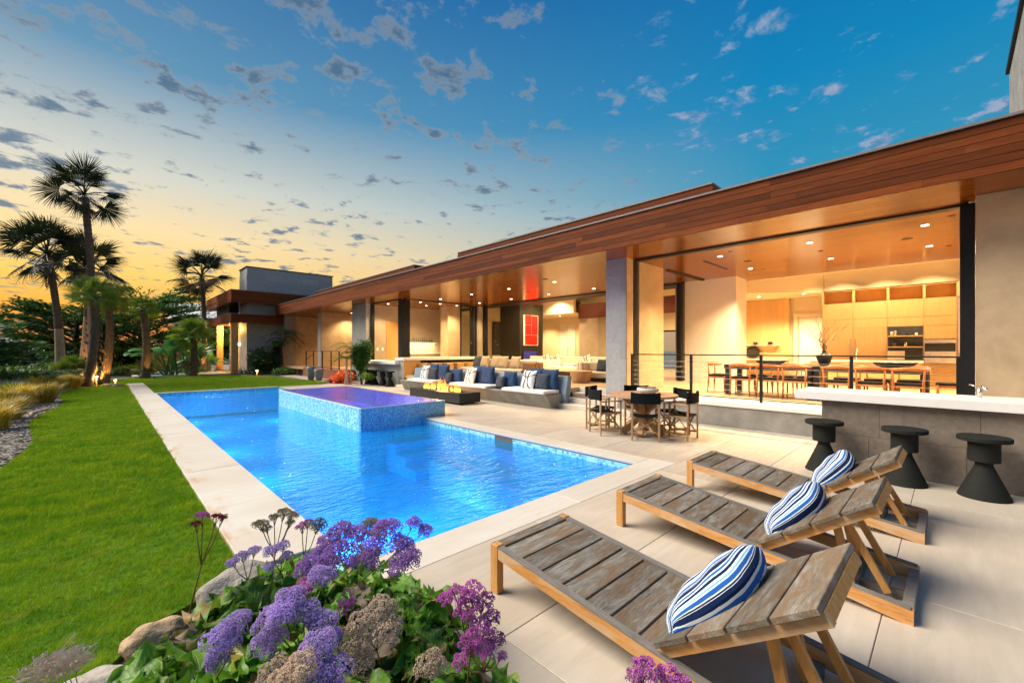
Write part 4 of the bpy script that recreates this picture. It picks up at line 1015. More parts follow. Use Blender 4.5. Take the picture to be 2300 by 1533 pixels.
def pillow(name, w_, h, th, mat, seg=12, lens=0.0):
    """square pillow standing in local XZ plane (x width, z up), plump along y"""
    m_ = MB(); n = seg
    def pt(i, j, s):
        a = i/n*2-1; b = j/n*2-1
        k = max(0.0, (1-a**4))*max(0.0, (1-b**4))
        pin = 1-0.07*(1-abs(a)**2)*abs(b)**3; pin2 = 1-0.07*(1-abs(b)**2)*abs(a)**3
        wr = 0.006*math.sin(a*9+b*5)*k
        return (a*w_/2*pin2, s*(th/2*k**0.5+wr*s), b*h/2*pin*(1-lens*abs(a)**1.6))
    for s in (1, -1):
        base_i = len(m_.v)
        for j in range(n+1):
            for i in range(n+1): m_.v.append(pt(i, j, s))
        for j in range(n):
            for i in range(n):
                q = (base_i+j*(n+1)+i, base_i+j*(n+1)+i+1, base_i+(j+1)*(n+1)+i+1, base_i+(j+1)*(n+1)+i)
                m_.f.append(q if s < 0 else tuple(reversed(q)))
    return m_.mesh(name, mat, True)
PMESH = {}
def put_pillow(mat, w_, loc, rz, tilt, label, roll=0, grp='throw pillows on the concrete bench', th=0.17, cat='pillow'):
    key = (mat, w_)
    if key not in PMESH: PMESH[key] = pillow('pillow', w_, w_, th, mat)
    o = bpy.data.objects.new('throw_pillow', PMESH[key]); C.objects.link(o)
    o.matrix_world = Matrix.Translation(loc)@Matrix.Rotation(rz, 4, 'Z')@Matrix.Rotation(tilt, 4, 'X')@Matrix.Rotation(roll, 4, 'Y')
    o['label'] = label; o['category'] = cat; o['group'] = grp
    return o
Q = PI/2
for (pat, sl, bl, bl0, nm) in ((14.0, 13.55, 13.05, 13.72, 'at the far end of the bench'), (11.2, None, 10.55, 11.05, 'in the middle of the bench'), (8.50, 8.03, 7.88, 8.42, 'at the bench end near the steps')):
    put_pillow('pillow_blue', 0.60, (9.06, bl, 0.76), Q+0.05, 0.18, 'large blue pillow right of the patterned pillow '+nm)
    put_pillow('pillow_blue', 0.60, (9.08, bl0, 0.77), Q-0.05, 0.15, 'large blue pillow behind the patterned pillow '+nm)
    if sl: put_pillow('pillow_slate', 0.48, (8.93, sl, 0.70), Q+0.1, 0.25, 'slate grey pillow beside the patterned pillow '+nm)
    put_pillow('pattern_fabric', 0.56, (8.86, pat, 0.735), Q-0.12, 0.3, 'white pillow with crossing black bands '+nm)
for (a, b, nm) in ((12.52, 12.25, 'between the far and middle seat cushions'), (9.75, 9.5, 'between the middle and near seat cushions')):
    put_pillow('pillow_blue', 0.56, (9.06, b, 0.66), Q+0.05, 0.18, 'upright dark blue pillow '+nm)
    put_pillow('pillow_slate', 0.42, (8.90, a, 0.585), Q-0.15, 0.3, 'small slate pillow leaning '+nm, 0.1)
# ================================================================== fire pit
ft = thing('fire_pit', 'long black fire pit table with burning flames', 'fire pit', (7.7, 11.1, 0))
part('base', MB().box(7.45, 8.0, 9.95, 12.35, 0, 0.07), 'black_metal', ft)
for (a, b) in ((9.79, 11.15), (11.155, 12.52)):
    part('side_panel', MB().box(7.33, 7.352, a, b, 0.05, 0.335), 'firepit_black', ft)
    part('side_panel', MB().box(8.09, 8.112, a, b, 0.05, 0.335), 'firepit_black', ft)
for y in (9.79, 12.498): part('end_panel', MB().box(7.353, 8.089, y, y+0.022, 0.05, 0.335), 'firepit_black', ft)
part('top', MB().box(7.353, 7.56, 9.813, 12.497, 0.31, 0.334).box(7.88, 8.089, 9.813, 12.497, 0.31, 0.334).box(7.561, 7.879, 9.813, 10.02, 0.31, 0.334).box(7.561, 7.879, 12.3, 12.497, 0.31, 0.334), 'firepit_black', ft)
gm = MB(); rg_ = random.Random(4)
for _ in range(260): gm.box(-0.02, 0.02, -0.02, 0.02, -0.012, 0.012, Matrix.Translation((rg_.uniform(7.58, 7.86), rg_.uniform(10.04, 12.28), 0.30))@Euler((rg_.random()*3, rg_.random()*3, rg_.random()*3)).to_matrix().to_4x4())
gm.box(7.561, 7.879, 10.021, 12.299, 0.27, 0.285)
o = part('lava_stones', gm, 'dark_stone', ft); o['kind'] = 'stuff'
for k, y in enumerate((10.28, 10.5, 10.72, 10.98, 11.13, 11.27, 11.42, 11.66, 11.86, 12.05, 12.2, 10.38, 11.2, 11.35, 11.95, 12.12)):
    h = (0.20, 0.24, 0.18, 0.20, 0.34, 0.30, 0.36, 0.22, 0.24, 0.26, 0.20, 0.16, 0.26, 0.22, 0.18, 0.16)[k]
    p_ = []; rr_ = []; lx = rg_.uniform(-0.05, 0.05); ly = rg_.uniform(-0.12, 0.06); x_ = 7.72+rg_.uniform(-0.05, 0.05)
    for q in range(8):
        t_ = q/7
        p_.append((x_+lx*t_**1.5+0.015*math.sin(t_*7+k), y+ly*t_**1.4+0.02*math.sin(t_*6+k*2), 0.31+h*1.35*t_))
        rr_.append(0.055*math.sin(PI*min(1, (t_*0.85+0.18)))**1.2*(1-t_**2)+0.003)
    part('flame', MB().tube(p_, rr_, 9), 'flame', ft, True)
lamp('fire_lamp', (7.72, 11.2, 0.55), 22, (1.0, 0.42, 0.10), 'POINT', 0.15)
# ================================================================== director chairs and round table
def make_director():
    t = thing('director_chair', 'teak director chair', 'chair', (0, 0, 0), 0, 'director chairs around the round teak table')
    w_, d2 = 0.225, 0.21
    for s in (-1, 1):
        part('rear_leg', MB().box(-d2-0.012, -d2+0.012, s*w_-0.018, s*w_+0.018, 0, 0.86, bev=0.003), 'chair_teak', t)
        part('front_leg', MB().box(d2-0.012, d2+0.012, s*w_-0.018, s*w_+0.018, 0, 0.62, bev=0.003), 'chair_teak', t)
        part('armrest', MB().box(-d2+0.013, d2+0.03, s*w_-0.025, s*w_+0.025, 0.621, 0.643, bev=0.004), 'chair_teak', t)
        part('bottom_rail', MB().box(-d2+0.013, d2-0.013, s*w_-0.012, s*w_+0.012, 0.10, 0.135), 'chair_teak', t)
        part('seat_rail', MB().box(-d2+0.013, d2-0.013, s*w_-0.014, s*w_+0.014, 0.395, 0.43), 'chair_teak', t)
    for x in (-d2+0.03, -d2+0.06, d2-0.03, d2-0.06):
        s = 1 if x in (-d2+0.03, d2-0.03) else -1
        part('cross_brace', MB().beam((x, -s*w_*0.95, 0.12), (x, s*w_*0.95, 0.41), 0.012, 0.028, (1, 0, 0)), 'chair_teak', t)
    m_ = MB(); n = 8
    for i in range(n+1):
        yy = -w_+2*w_*i/n; z = 0.438-0.028*math.sin(PI*i/n)
        for x in (-d2+0.02, d2-0.02): m_.v.append((x, yy, z)); m_.v.append((x, yy, z-0.008))
    for i in range(n):
        a = i*4; b = a+4
        m_.f += [(a, a+2, b+2, b), (a+1, b+1, b+3, a+3), (a, b, b+1, a+1), (a+2, a+3, b+3, b+2)]
    part('seat', m_, 'canvas_black', t)
    m_ = MB(); n = 10
    for i in range(n+1):
        yy = -w_-0.022+2*(w_+0.022)*i/n; x = -d2-0.016-0.035*math.sin(PI*i/n)+0.0
        dz = 0.012*math.sin(PI*i/n)
        for z in (0.655, 0.852-dz): m_.v.append((x, yy, z)); m_.v.append((x-0.006, yy, z))
    for i in range(n):
        a = i*4; b = a+4
        m_.f += [(a, b, b+2, a+2), (a+1, a+3, b+3, b+1), (a, a+1, b+1, b), (a+2, b+2, b+3, a+3)]
    m_.box(-d2-0.016, -d2+0.016, -w_-0.024, -w_+0.022, 0.655, 0.852).box(-d2-0.016, -d2+0.016, w_-0.022, w_+0.024, 0.655, 0.852)
    part('back_canvas', m_, 'canvas_black', t)
    return t
dc = make_director()
TC = (7.42, 4.08)
for k, (x, y, a, l) in enumerate(((6.98, 3.80, 29, 'director chair with its black back to the camera, front of the round table'), (6.93, 4.62, -28, 'leftmost director chair at the round table'),
        (7.53, 3.40, 92, 'rightmost director chair at the round table, near side'), (7.86, 3.72, 150, 'director chair at the right behind the rightmost one'),
        (7.90, 4.50, 212, 'director chair behind the round table, seen over the white bowl'), (7.28, 4.95, -80, 'director chair behind the leftmost one, near the stone steps'))):
    if k == 0: dc.location = (x, y, 0); dc.rotation_euler = (0, 0, R(a)); dc['label'] = l
    else: dup(dc, (x, y, 0), R(a), l)
rtb = thing('round_table', 'round weathered teak table with crossed log base', 'table', (TC[0], TC[1], 0))
rt2 = random.Random(9)
for k in range(6):
    x0 = -0.62+k*0.207; x1 = x0+0.203
    pl = []
    for i in range(7): x = x0+(x1-x0)*i/6; pl.append((x, -math.sqrt(max(0, 0.385-x*x))))
    for i in range(7): x = x1-(x1-x0)*i/6; pl.append((x, math.sqrt(max(0, 0.385-x*x))))
    m_ = MB().prism([(TC[0]+(a*0.82-b*0.57), TC[1]+(a*0.57+b*0.82)) for a, b in pl], 0.715, 0.755+0.002*(k % 2))
    part('plank', m_, 'stump_wood', rtb)
for a in (20, 80, 140):
    c_, s_ = math.cos(R(a)), math.sin(R(a))
    part('log_leg', MB().beam((TC[0]-c_*0.42, TC[1]-s_*0.42, 0.03), (TC[0]+c_*0.36, TC[1]+s_*0.36, 0.68), 0.10, 0.10), 'chair_teak', rtb)
    part('log_leg', MB().beam((TC[0]+c_*0.42, TC[1]+s_*0.42, 0.03), (TC[0]-c_*0.36, TC[1]-s_*0.36, 0.68), 0.10, 0.10), 'chair_teak', rtb)
bw_ = thing('bowl', 'wide white stone bowl on the round teak table', 'bowl', (TC[0]-0.02, TC[1]-0.1, 0.758))
part('dish', MB().lathe([(0.0, 0.0), (0.08, 0.0), (0.19, 0.055), (0.205, 0.085), (0.19, 0.12), (0.17, 0.12), (0.175, 0.09), (0.0, 0.05)], seg=36), 'bowl_white', bw_, True, local=True)
m_ = MB(); rk = random.Random(3)
for _ in range(22):
    a = rk.uniform(0, 2*PI); r_ = rk.uniform(0, 0.13); m_.blob((r_*math.cos(a), r_*math.sin(a), 0.125+rk.uniform(-0.01, 0.012)), rk.uniform(0.02, 0.035), rk, 0.3, 1, (1.3, 1.3, 0.6))
part('filling', m_, 'woven', bw_, True, local=True)
# ================================================================== sun loungers
def make_lounger():
    t = thing('sun_lounger', 'lounger', 'sun lounger', (0, 0, 0), 0, 'weathered teak sun loungers beside the pool')
    Wd = 0.74
    ztop = lambda y: 0.315+0.1175*y*0.97     # y negative towards the head
    ang = math.atan(0.114)
    for x0 in (0, Wd-0.045):
        m_ = extr([(x0, 0), (x0+0.045, 0), (x0+0.045, 0.01), (x0, 0.01)], 0, 1)
        m_ = MB()
        P_ = lambda y, dz: (y, ztop(y)+dz)
        pr = [(0.0, ztop(0)-0.075), (0.0, ztop(0)-0.004), (-1.97, ztop(-1.97)-0.004), (-1.97, 0.0), (-1.93, 0.0), (-1.62, ztop(-1.62)-0.08)]
        n = len(pr)
        m_.v = [(x0, y, z) for y, z in pr]+[(x0+0.045, y, z) for y, z in pr]
        m_.f = [tuple(range(n)), tuple(n+k for k in reversed(range(n)))]+[((k+1) % n, k, n+k, n+(k+1) % n) for k in range(n)]
        part('side_rail', m_, 'orange_teak', t, local=True)
        cp_ = MB().box(0, 1.97, -0.0235, 0.0235, -0.004, 0.004, Matrix.Translation((x0+0.0225, 0, ztop(0)))@Matrix.Rotation(-PI/2, 4, 'Z')@Matrix.Rotation(ang, 4, 'Y'))
        part('rail_cap', cp_, 'grey_teak_rail', t, local=True)
        part('leg', MB().box(x0-0.004, x0+0.052, -0.065, 0.004, 0, 0.318, bev=0.003), 'leg_teak', t, local=True)
    def tilt(y, z): return Matrix.Translation((0, y, z))@Matrix.Rotation(ang, 4, 'X')
    part('end_board', MB().box(0.0475, Wd-0.0475, -0.075, 0, -0.03, 0.0, tilt(0, ztop(0)+0.002), bev=0.003), 'grey_teak', t, local=True)
    part('end_apron', MB().box(0.053, Wd-0.053, -0.02, 0.0, -0.085, -0.032, tilt(0, ztop(0))), 'leg_teak', t, local=True)
    rs2 = random.Random(12)
    y = -0.092
    for k in range(7):
        part('slat', MB().box(0.0475, Wd-0.0475, -0.150, 0, -0.024, 0.0, tilt(y, ztop(y)+rs2.uniform(-0.001, 0.002)), bev=0.003), 'grey_teak', t, local=True)
        y -= 0.161
    for x in (0.2, 0.5): pass
    # back rest
    hy, hz = -1.16, ztop(-1.16)+0.02
    ba = R(35)
    def bk(d, h=0.0): return Matrix.Translation((0, hy-d*math.cos(ba)+h*math.sin(ba), hz+d*math.sin(ba)+h*math.cos(ba)))@Matrix.Rotation(-ba, 4, 'X')
    for x0 in (0.03, Wd-0.075):
        part('back_rail', MB().box(x0, x0+0.045, -0.78, 0.02, -0.055, 0.0, bk(0)), 'orange_teak', t, local=True)
    for k in range(4):
        d0 = 0.005+k*0.197
        part('back_slat', MB().box(0.0-0.006+rs2.uniform(-0.006, 0.006), Wd+0.006+rs2.uniform(-0.006, 0.006), -0.184, 0, 0.0, 0.028, bk(d0), bev=0.003), 'grey_teak', t, local=True)
    part('back_end', MB().box(0.076, Wd-0.076, -0.782, -0.745, -0.05, -0.001, bk(0)), 'leg_teak', t, local=True)
    # props
    for x in (0.20, Wd-0.24):
        a0 = (x, -1.60, 0.50); 
        part('prop', MB().beam((x, -1.57, 0.475), (x, -1.66, 0.05), 0.035, 0.045, (0, 1, 0)), 'leg_teak', t, local=True)
        part('prop', MB().beam((x+0.04, -1.60, 0.50), (x+0.04, -1.84, 0.05), 0.03, 0.04, (0, 1, 0)), 'leg_teak', t, local=True)
    part('prop_bar', MB().beam((0.18, -1.60, 0.44), (Wd-0.18, -1.60, 0.44), 0.03, 0.04), 'leg_teak', t, local=True)
    part('end_beam', MB().box(0.0455, Wd-0.0455, -1.97, -1.915, 0.0, 0.075, bev=0.003), 'grey_teak_rail', t, local=True)
    part('cross_beam', MB().box(0.0455, Wd-0.0455, -1.69, -1.64, 0.0, 0.06), 'grey_teak_rail', t, local=True)
    part('cross_beam', MB().box(0.0455, Wd-0.0455, -1.19, -1.14, ztop(-1.17)-0.07, ztop(-1.17)-0.026), 'grey_teak_rail', t, local=True)
    part('inner_rail', MB().box(0.30, 0.335, -1.914, -1.691, 0.0, 0.055), 'grey_teak_rail', t, local=True)
    return t
lo = make_lounger(); lo.location = (1.85, 2.12, 0); lo['label'] = 'weathered teak sun lounger nearest the camera and the purple flowers'
l2 = dup(lo, (3.37, 2.12, 0), 0, 'middle weathered teak sun lounger of the three')
l3 = dup(lo, (4.85, 2.12, 0), 0, 'farthest weathered teak sun lounger, nearest the black bar stools')
sp_me = pillow('striped_pillow', 0.70, 0.40, 0.18, 'stripe_fabric', 26, 0.90)
for k, (x, l) in enumerate(((1.85, 'blue and white striped pillow on the nearest lounger'), (3.37, 'blue and white striped pillow on the middle lounger'), (4.85, 'blue and white striped pillow on the farthest lounger'))):
    o = bpy.data.objects.new('striped_pillow', sp_me); C.objects.link(o)
    ex = Vector((0.60, -0.20+0.03*k, 0.26)).normalized(); en = Vector((-0.25, 0.75, 0.75)); en = (en-ex*en.dot(ex)).normalized(); ez = ex.cross(en)
    mm = Matrix.Identity(4)
    for i in range(3): mm[i][0] = ex[i]; mm[i][1] = en[i]; mm[i][2] = ez[i]; mm[i][3] = (x+0.36, 0.81, 0.405)[i]
    o.matrix_world = mm
    o['label'] = l; o['category'] = 'pillow'; o['group'] = 'striped pillows on the loungers'
# ================================================================== dining room
dt = thing('dining_table', 'long black dining table behind the cable railing', 'table', (11.6, 2.1, 0.5))
part('tabletop', MB().box(11.12, 12.1, 0.28, 3.93, 1.125, 1.24, bev=0.003), 'table_black', dt)
for y in (0.30, 3.80): 
    for x in (11.14, 11.98): part('leg', MB().box(x, x+0.1, y, y+0.11, 0.5, 1.124), 'table_black', dt)
part('pedestal', MB().box(11.14, 12.08, 1.98, 2.08, 0.5, 1.124), 'table_black', dt)
part('pedestal', MB().box(11.14, 12.08, 2.12, 2.20, 0.5, 1.124), 'table_black', dt)
def make_elbow():
    t = thing('dining_chair', 'chair', 'chair', (0, 0, 0), 0, 'orange wood dining chairs at the black table')
    for s in (-1, 1):
        part('front_leg', MB().tube([(0.20, s*0.22, 0), (0.20, s*0.215, 0.24), (0.19, s*0.21, 0.43)], [0.012, 0.019, 0.016], 8), 'walnut_orange', t, True)
        part('rear_leg', MB().tube([(-0.22, s*0.22, 0), (-0.20, s*0.205, 0.25), (-0.19, s*0.205, 0.44), (-0.20, s*0.22, 0.70)], [0.012, 0.020, 0.021, 0.013], 8), 'walnut_orange', t, True)
        part('side_rail', MB().beam((-0.19, s*0.205, 0.40), (0.19, s*0.21, 0.40), 0.02, 0.045), 'walnut_orange', t)
    for x, w_ in ((-0.19, 0.19), (0.19, 0.2)): part('cross_rail', MB().beam((x, -w_, 0.40), (x, w_, 0.40), 0.02, 0.045), 'walnut_orange', t)
    part('seat', MB().box(-0.20, 0.23, -0.225, 0.225, 0.425, 0.465, bev=0.014), 'canvas_black', t)
    m_ = MB(); n = 16; prev = None
    for i in range(n+1):
        a = -1+2*i/n
        x = -0.255+0.20*abs(a)**2.4; y = a*0.29; hh = 0.075*(0.45+0.55*math.cos(a*PI*0.5)**0.5 if abs(a) < 0.999 else 0.45); z = 0.725+0.012*math.cos(a*PI)
        th = 0.018
        for (dx, dz) in ((-th, -hh/2), (-th*1.2, hh/2), (th, hh/2), (th*0.7, -hh/2)): m_.v.append((x+dx, y, z+dz))
    for i in range(n):
        for k in range(4):
            a = i*4+k; b = i*4+(k+1) % 4; m_.f.append((a, a+4, b+4, b))
    m_.f += [(0, 1, 2, 3), (n*4+3, n*4+2, n*4+1, n*4)]
    part('back_yoke', m_, 'walnut_orange', t, True)
    return t
ec = make_elbow()
ords = ['first', 'second', 'third', 'fourth', 'fifth', 'sixth']
for k, y in enumerate((3.456, 2.88, 2.367, 1.634, 1.10, 0.555)):
    l = ords[k]+' orange wood dining chair from the left on the railing side of the table'
    if k == 0: ec.location = (10.98, y, 0.5); ec['label'] = l
    else: dup(ec, (10.98, y, 0.5), 0, l)
for k, y in enumerate((3.45, 2.9, 2.38, 1.66, 1.12, 0.58)):
    dup(ec, (12.32, y, 0.5), PI, ords[k]+' dining chair from the left on the kitchen side of the table')
dup(ec, (11.62, 4.22, 0.5), -Q, 'dining chair at the left end of the black table')
dup(ec, (11.62, -0.02, 0.5), Q, 'dining chair at the right end of the black table')
va = thing('vase', 'black round vase holding tall curly bare twigs on the dining table', 'vase', (11.6, 1.97, 1.24))
part('body', MB().lathe([(0.0, 0), (0.075, 0), (0.10, 0.04), (0.155, 0.19), (0.15, 0.235), (0.09, 0.275), (0.05, 0.29), (0.045, 0.325), (0.058, 0.335), (0.04, 0.335), (0.03, 0.30)], seg=36), 'vase_black', va, True, local=True)
rt3 = random.Random(21)
for k in range(20):
    a = rt3.uniform(0, 2*PI); sp_ = rt3.uniform(0.15, 0.55); hh = rt3.uniform(0.45, 0.78); p_ = []
    ph = rt3.uniform(0, 6)
    for q in range(16):
        t_ = q/15; w_ = 0.035*math.sin(t_*17+ph)*min(1, t_*3)
        p_.append((math.cos(a)*sp_*t_**1.4+w_*math.sin(a), math.sin(a)*sp_*t_**1.4+w_*math.cos(a), 0.30+hh*t_+0.02*math.sin(t_*13+ph)))
    part('twig', MB().tube(p_, [0.009*(1-0.7*q/15) for q in range(16)], 4, False), 'twig', va, local=True)
for (y, l_, lab) in ((3.03, 0.34, 'dark carved wooden tray left on the dining table'), (0.80, 0.36, 'large dark carved wooden tray right of the vase')):
    b_ = thing('wooden_tray', lab, 'tray', (11.6, y, 1.241))
    part('dish', MB().lathe([(0.0, 0.0), (0.6, 0.0), (0.85, 0.05), (1.0, 0.10), (0.95, 0.105), (0.78, 0.06), (0.0, 0.03)], seg=28, sx=0.17, sy=l_), 'bowl_dark', b_, True, local=True)
    part('filling', MB().blob((0, 0, 0.075), 1, random.Random(4), 0.12, 3, (0.13, l_*0.8, 0.045)), 'pillow_tan', b_, True, local=True)
# ================================================================== kitchen
kb = thing('kitchen_cabinets', 'tall wood kitchen cabinet wall with open shelves above', 'cabinet', (18, 1.5, 0.5))
cy = [3.10, 2.27, 1.42, 0.58, -0.12]
part('carcass', MB().box(18.03, 18.6, -0.15, 3.12, 0.5, 3.17).box(18.35, 18.6, -0.15, 3.12, 3.18, 3.6), 'cabinet_wood', kb)
part('top_board', MB().box(17.99, 18.34, -0.15, 3.13, 3.60, 3.618), 'dark_frame', kb)
part('top_board', MB().box(18.0, 18.34, -0.15, 3.12, 3.575, 3.599), 'cabinet_wood', kb)
for y in (3.10, 2.26, 1.40, 0.57, -0.14): part('divider', MB().box(18.0, 18.34, y-0.03, y+0.03, 3.171, 3.574), 'cabinet_wood', kb)
part('shelf_back', MB().box(18.33, 18.345, -0.1, 3.07, 3.18, 3.57), 'door_wood', kb)
for a, b in zip(cy, cy[1:]):
    for z0, z1 in ((2.62, 3.165), (2.335, 2.615)):
        part('cabinet_door', MB().box(18.0, 18.025, b+0.004, a-0.004, z0, z1-0.004), 'cabinet_wood', kb)
    if (a, b) != (1.42, 0.58):
        z0, z1 = (1.93, 2.33) if b < 0 else (0.55, 2.33)
        part('cabinet_door', MB().box(18.0, 18.025, b+0.004, a-0.004, z0, z1-0.004), 'cabinet_wood', kb)
for y in (2.33, 2.20): part('handle', MB().box(17.965, 17.985, y-0.008, y+0.008, 1.35, 1.95), 'steel', kb)
part('niche', MB().box(17.999, 18.029, 0.60, 1.40, 1.29, 2.33), 'pillow_slate', kb)
for z in (1.67, 2.01): part('shelf', MB().box(17.80, 18.0, 0.60, 1.40, z, z+0.03), 'cabinet_wood', kb)
ov = thing('wall_oven', 'steel and dark glass double oven in the kitchen wall', 'oven', (17.98, 0.22, 1.2))
part('frame', MB().box(17.97, 17.999, -0.10, 0.565, 1.20, 1.905), 'steel', ov)
part('oven_glass', MB().box(17.955, 17.969, -0.09, 0.555, 1.55, 1.80), 'vase_black', ov)
part('oven_glass', MB().box(17.955, 17.969, -0.09, 0.555, 1.22, 1.49), 'steel', ov)
for z in (1.815, 1.51): part('handle', MB().box(17.92, 17.95, -0.05, 0.52, z, z+0.02), 'steel', ov)
rj = random.Random(6)
for (y, z, m2, r_, h, lab) in ((1.30, 2.04, 'bowl_white', 0.035, 0.13, 'pale canister on the upper kitchen niche shelf'), (1.22, 2.04, 'steel', 0.04, 0.16, 'steel canister on the upper kitchen niche shelf'),
        (1.02, 2.04, 'vase_black', 0.07, 0.07, 'low dark bowl on the upper niche shelf, left one'), (0.88, 2.04, 'vase_black', 0.06, 0.07, 'low dark bowl on the upper niche shelf, right one'),
        (0.74, 2.04, 'white_stone', 0.035, 0.08, 'small white cup on the upper kitchen niche shelf'),
        (1.22, 1.70, 'vase_black', 0.07, 0.16, 'dark glass jar on the lower kitchen niche shelf'), (0.98, 1.70, 'steel', 0.045, 0.14, 'steel jar on the lower kitchen niche shelf')):
    solo('jar', MB().lathe([(0, 0), (r_*0.9, 0), (r_, h*0.3), (r_, h*0.9), (r_*0.7, h), (0, h)], (17.9, y, z), 14), m2, lab, 'jar', None, True)
ki = thing('kitchen_island', 'kitchen island with white top behind the dining table', 'counter', (16.8, 2, 0.5))
part('body', MB().box(16.6, 17.2, 0.6, 3.2, 0.5, 1.215), 'cabinet_wood', ki)
part('worktop', MB().box(16.5, 17.3, 0.55, 3.25, 1.22, 1.27), 'white_stone', ki)
solo('tap', MB().tube([(16.9, 2.05, 1.27), (16.9, 2.05, 1.58), (16.88, 2.04, 1.64), (16.82, 2.02, 1.66), (16.76, 2.0, 1.62), (16.75, 2.0, 1.54)], 0.012, 8), 'steel', 'tall curved steel tap on the kitchen island', 'tap', smooth=True)
kp = thing('wall_unit', 'wood clad kitchen wall panel with a narrow shelf', 'cabinet', (19.4, 5.2, 0.5))
for k in range(8): part('wood_panel', MB().box(19.38, 19.41, 4.42+k*0.2, 4.42+k*0.2+0.197, 1.85, 3.61), 'cabinet_wood', kp)
part('lower_panel', MB().box(19.385, 19.41, 4.42, 6.02, 0.5, 1.845), 'cabinet_wood', kp)
part('shelf', MB().box(19.20, 19.38, 4.72, 6.0, 1.77, 1.80), 'white_stone', kp)
part('worktop', MB().box(19.0, 19.38, 4.42, 6.02, 1.19, 1.23), 'white_stone', kp)
pn = thing('frying_pan', 'round black pan leaning on the kitchen wall under the shelf', 'pan', (19.25, 5.69, 1.5))
part('dish', MB().tube([(19.30, 5.69, 1.50), (19.33, 5.69, 1.50)], [0.26, 0.25], 28), 'vase_black', pn)
part('handle', MB().tube([(19.3, 5.43, 1.52), (19.3, 5.38, 1.55), (19.3, 5.33, 1.52), (19.3, 5.38, 1.49), (19.3, 5.43, 1.52)], 0.01, 6), 'vase_black', pn)
for y, l in ((5.58, 'left black cup and saucer on the kitchen shelf'), (5.05, 'right black cup and saucer on the kitchen shelf')):
    solo('cup', MB().lathe([(0.0, 0), (0.12, 0.0), (0.12, 0.02), (0.06, 0.02), (0.075, 0.05), (0.08, 0.12), (0.0, 0.12)], (19.28, y, 1.801), 14), 'vase_black', l, 'cup', None, True)
solo('cookbook', MB().box(0, 0.02, -0.2, 0.2, 0, 0.28, Matrix.Translation((17.86, 1.2, 1.29))@Matrix.Rotation(0.25, 4, 'Y')), 'paper_white', 'open white book propped in the kitchen niche', 'book')
# ================================================================== living room furniture
def sofa(name, label, x0, x1, y0, y1, mat, seat, back, side=1, legs=True):
    t = thing(name, label, 'sofa', ((x0+x1)/2, (y0+y1)/2, 0.5))
    part('seat', MB().box(x0, x1, y0, y1, seat-0.2, seat, bev=0.03), mat, t)
    part('plinth', MB().box(x0+0.08, x1-0.08, y0+0.08, y1-0.08, 0.5, seat-0.201), 'bark_dark', t)
    if back: part('backrest', MB().box(x1-0.24, x1-0.001, y0+0.001, y1-0.001, seat+0.001, back, bev=0.03), mat, t)
    return t
sofa('patio_sofa', 'long brown patio sofa with tan pillows behind the concrete bench', 11.2, 12.2, 11.2, 14.9, 'sofa_taupe', 0.84, 1.18)
part('arm', MB().box(11.3, 12.2, 10.9, 11.19, 0.6, 1.12, bev=0.03), 'sofa_brown', bpy.data.objects['patio_sofa'])
for k, y in enumerate((14.4, 13.9, 13.2, 12.75, 12.05)):
    put_pillow('pillow_tan' if k else 'pillow_slate', 0.52, (11.78, y, 1.09), Q, 0.3, ('slate pillow at the left end of the patio sofa', 'first tan pillow from the left on the patio sofa', 'second tan pillow from the left on the patio sofa',
        'third tan pillow from the left on the patio sofa', 'rightmost tan pillow on the patio sofa')[k], 0, 'pillows on the patio sofa')
sofa('living_sofa', 'white sofa seen from behind beyond the patio sofa', 13.6, 14.6, 11.9, 14.2, 'sofa_white', 0.9, 1.14)
part('backrest', MB().box(13.45, 13.599, 11.9, 14.2, 0.56, 1.14, bev=0.03), 'sofa_white', bpy.data.objects['living_sofa'])
sofa('ottoman', 'low white ottoman right of the white sofa', 13.9, 14.9, 10.5, 11.8, 'sofa_white', 0.88, None)
sofa('side_sofa', 'taupe sofa beside the stone column with grey pillows', 12.0, 13.0, 6.9, 9.2, 'sofa_taupe', 0.84, 1.15)
part('arm', MB().box(12.3, 13.0, 9.201, 9.45, 0.56, 1.16, bev=0.03), 'sofa_white', bpy.data.objects['side_sofa'])
for y, l in ((8.5, 'left grey pillow on the taupe sofa by the column'), (8.05, 'right grey pillow on the taupe sofa by the column')):
    put_pillow('pillow_slate', 0.46, (12.6, y, 1.05), Q, 0.3, l, 0, 'pillows on the taupe sofa')
sofa('white_sofa', 'white sofa at the back of the living room before the fireplace', 16.2, 17.2, 11.2, 16.2, 'sofa_white', 0.92, 1.25)
for k, y in enumerate((14.8, 14.1, 12.2)): put_pillow('pattern_fabric', 0.44, (16.75, y, 1.12), Q, 0.3, ('left', 'middle', 'right')[k]+' patterned pillow on the far white living room sofa', 0.4, 'pillows on the far white sofa')
stt = solo('stump_table', MB().lathe([(0.0, 0.0), (0.26, 0.0), (0.30, 0.03), (0.36, 0.30), (0.385, 0.38), (0.37, 0.395), (0.0, 0.395)], (11.55, 8.65, 0.5), 28), 'stump_wood', 'round carved wood stump table on the patio floor', 'side table', None, True)
for (x, y, l) in ((11.5, 10.6, 'thin metal hoop stand beside the patio sofa'), (11.5, 8.62, 'thin metal hoop standing on the stump table')):
    z0 = 0.9 if y < 9 else 0.5; h = 0.3 if y < 9 else 0.62
    solo('metal_hoop', MB().tube([(x, y+0.1, z0), (x, y+0.1, z0+h*0.8), (x, y+0.05, z0+h), (x, y-0.05, z0+h), (x, y-0.1, z0+h*0.8), (x, y-0.1, z0)], 0.010, 6), 'black_metal', l, 'stand', None, True)
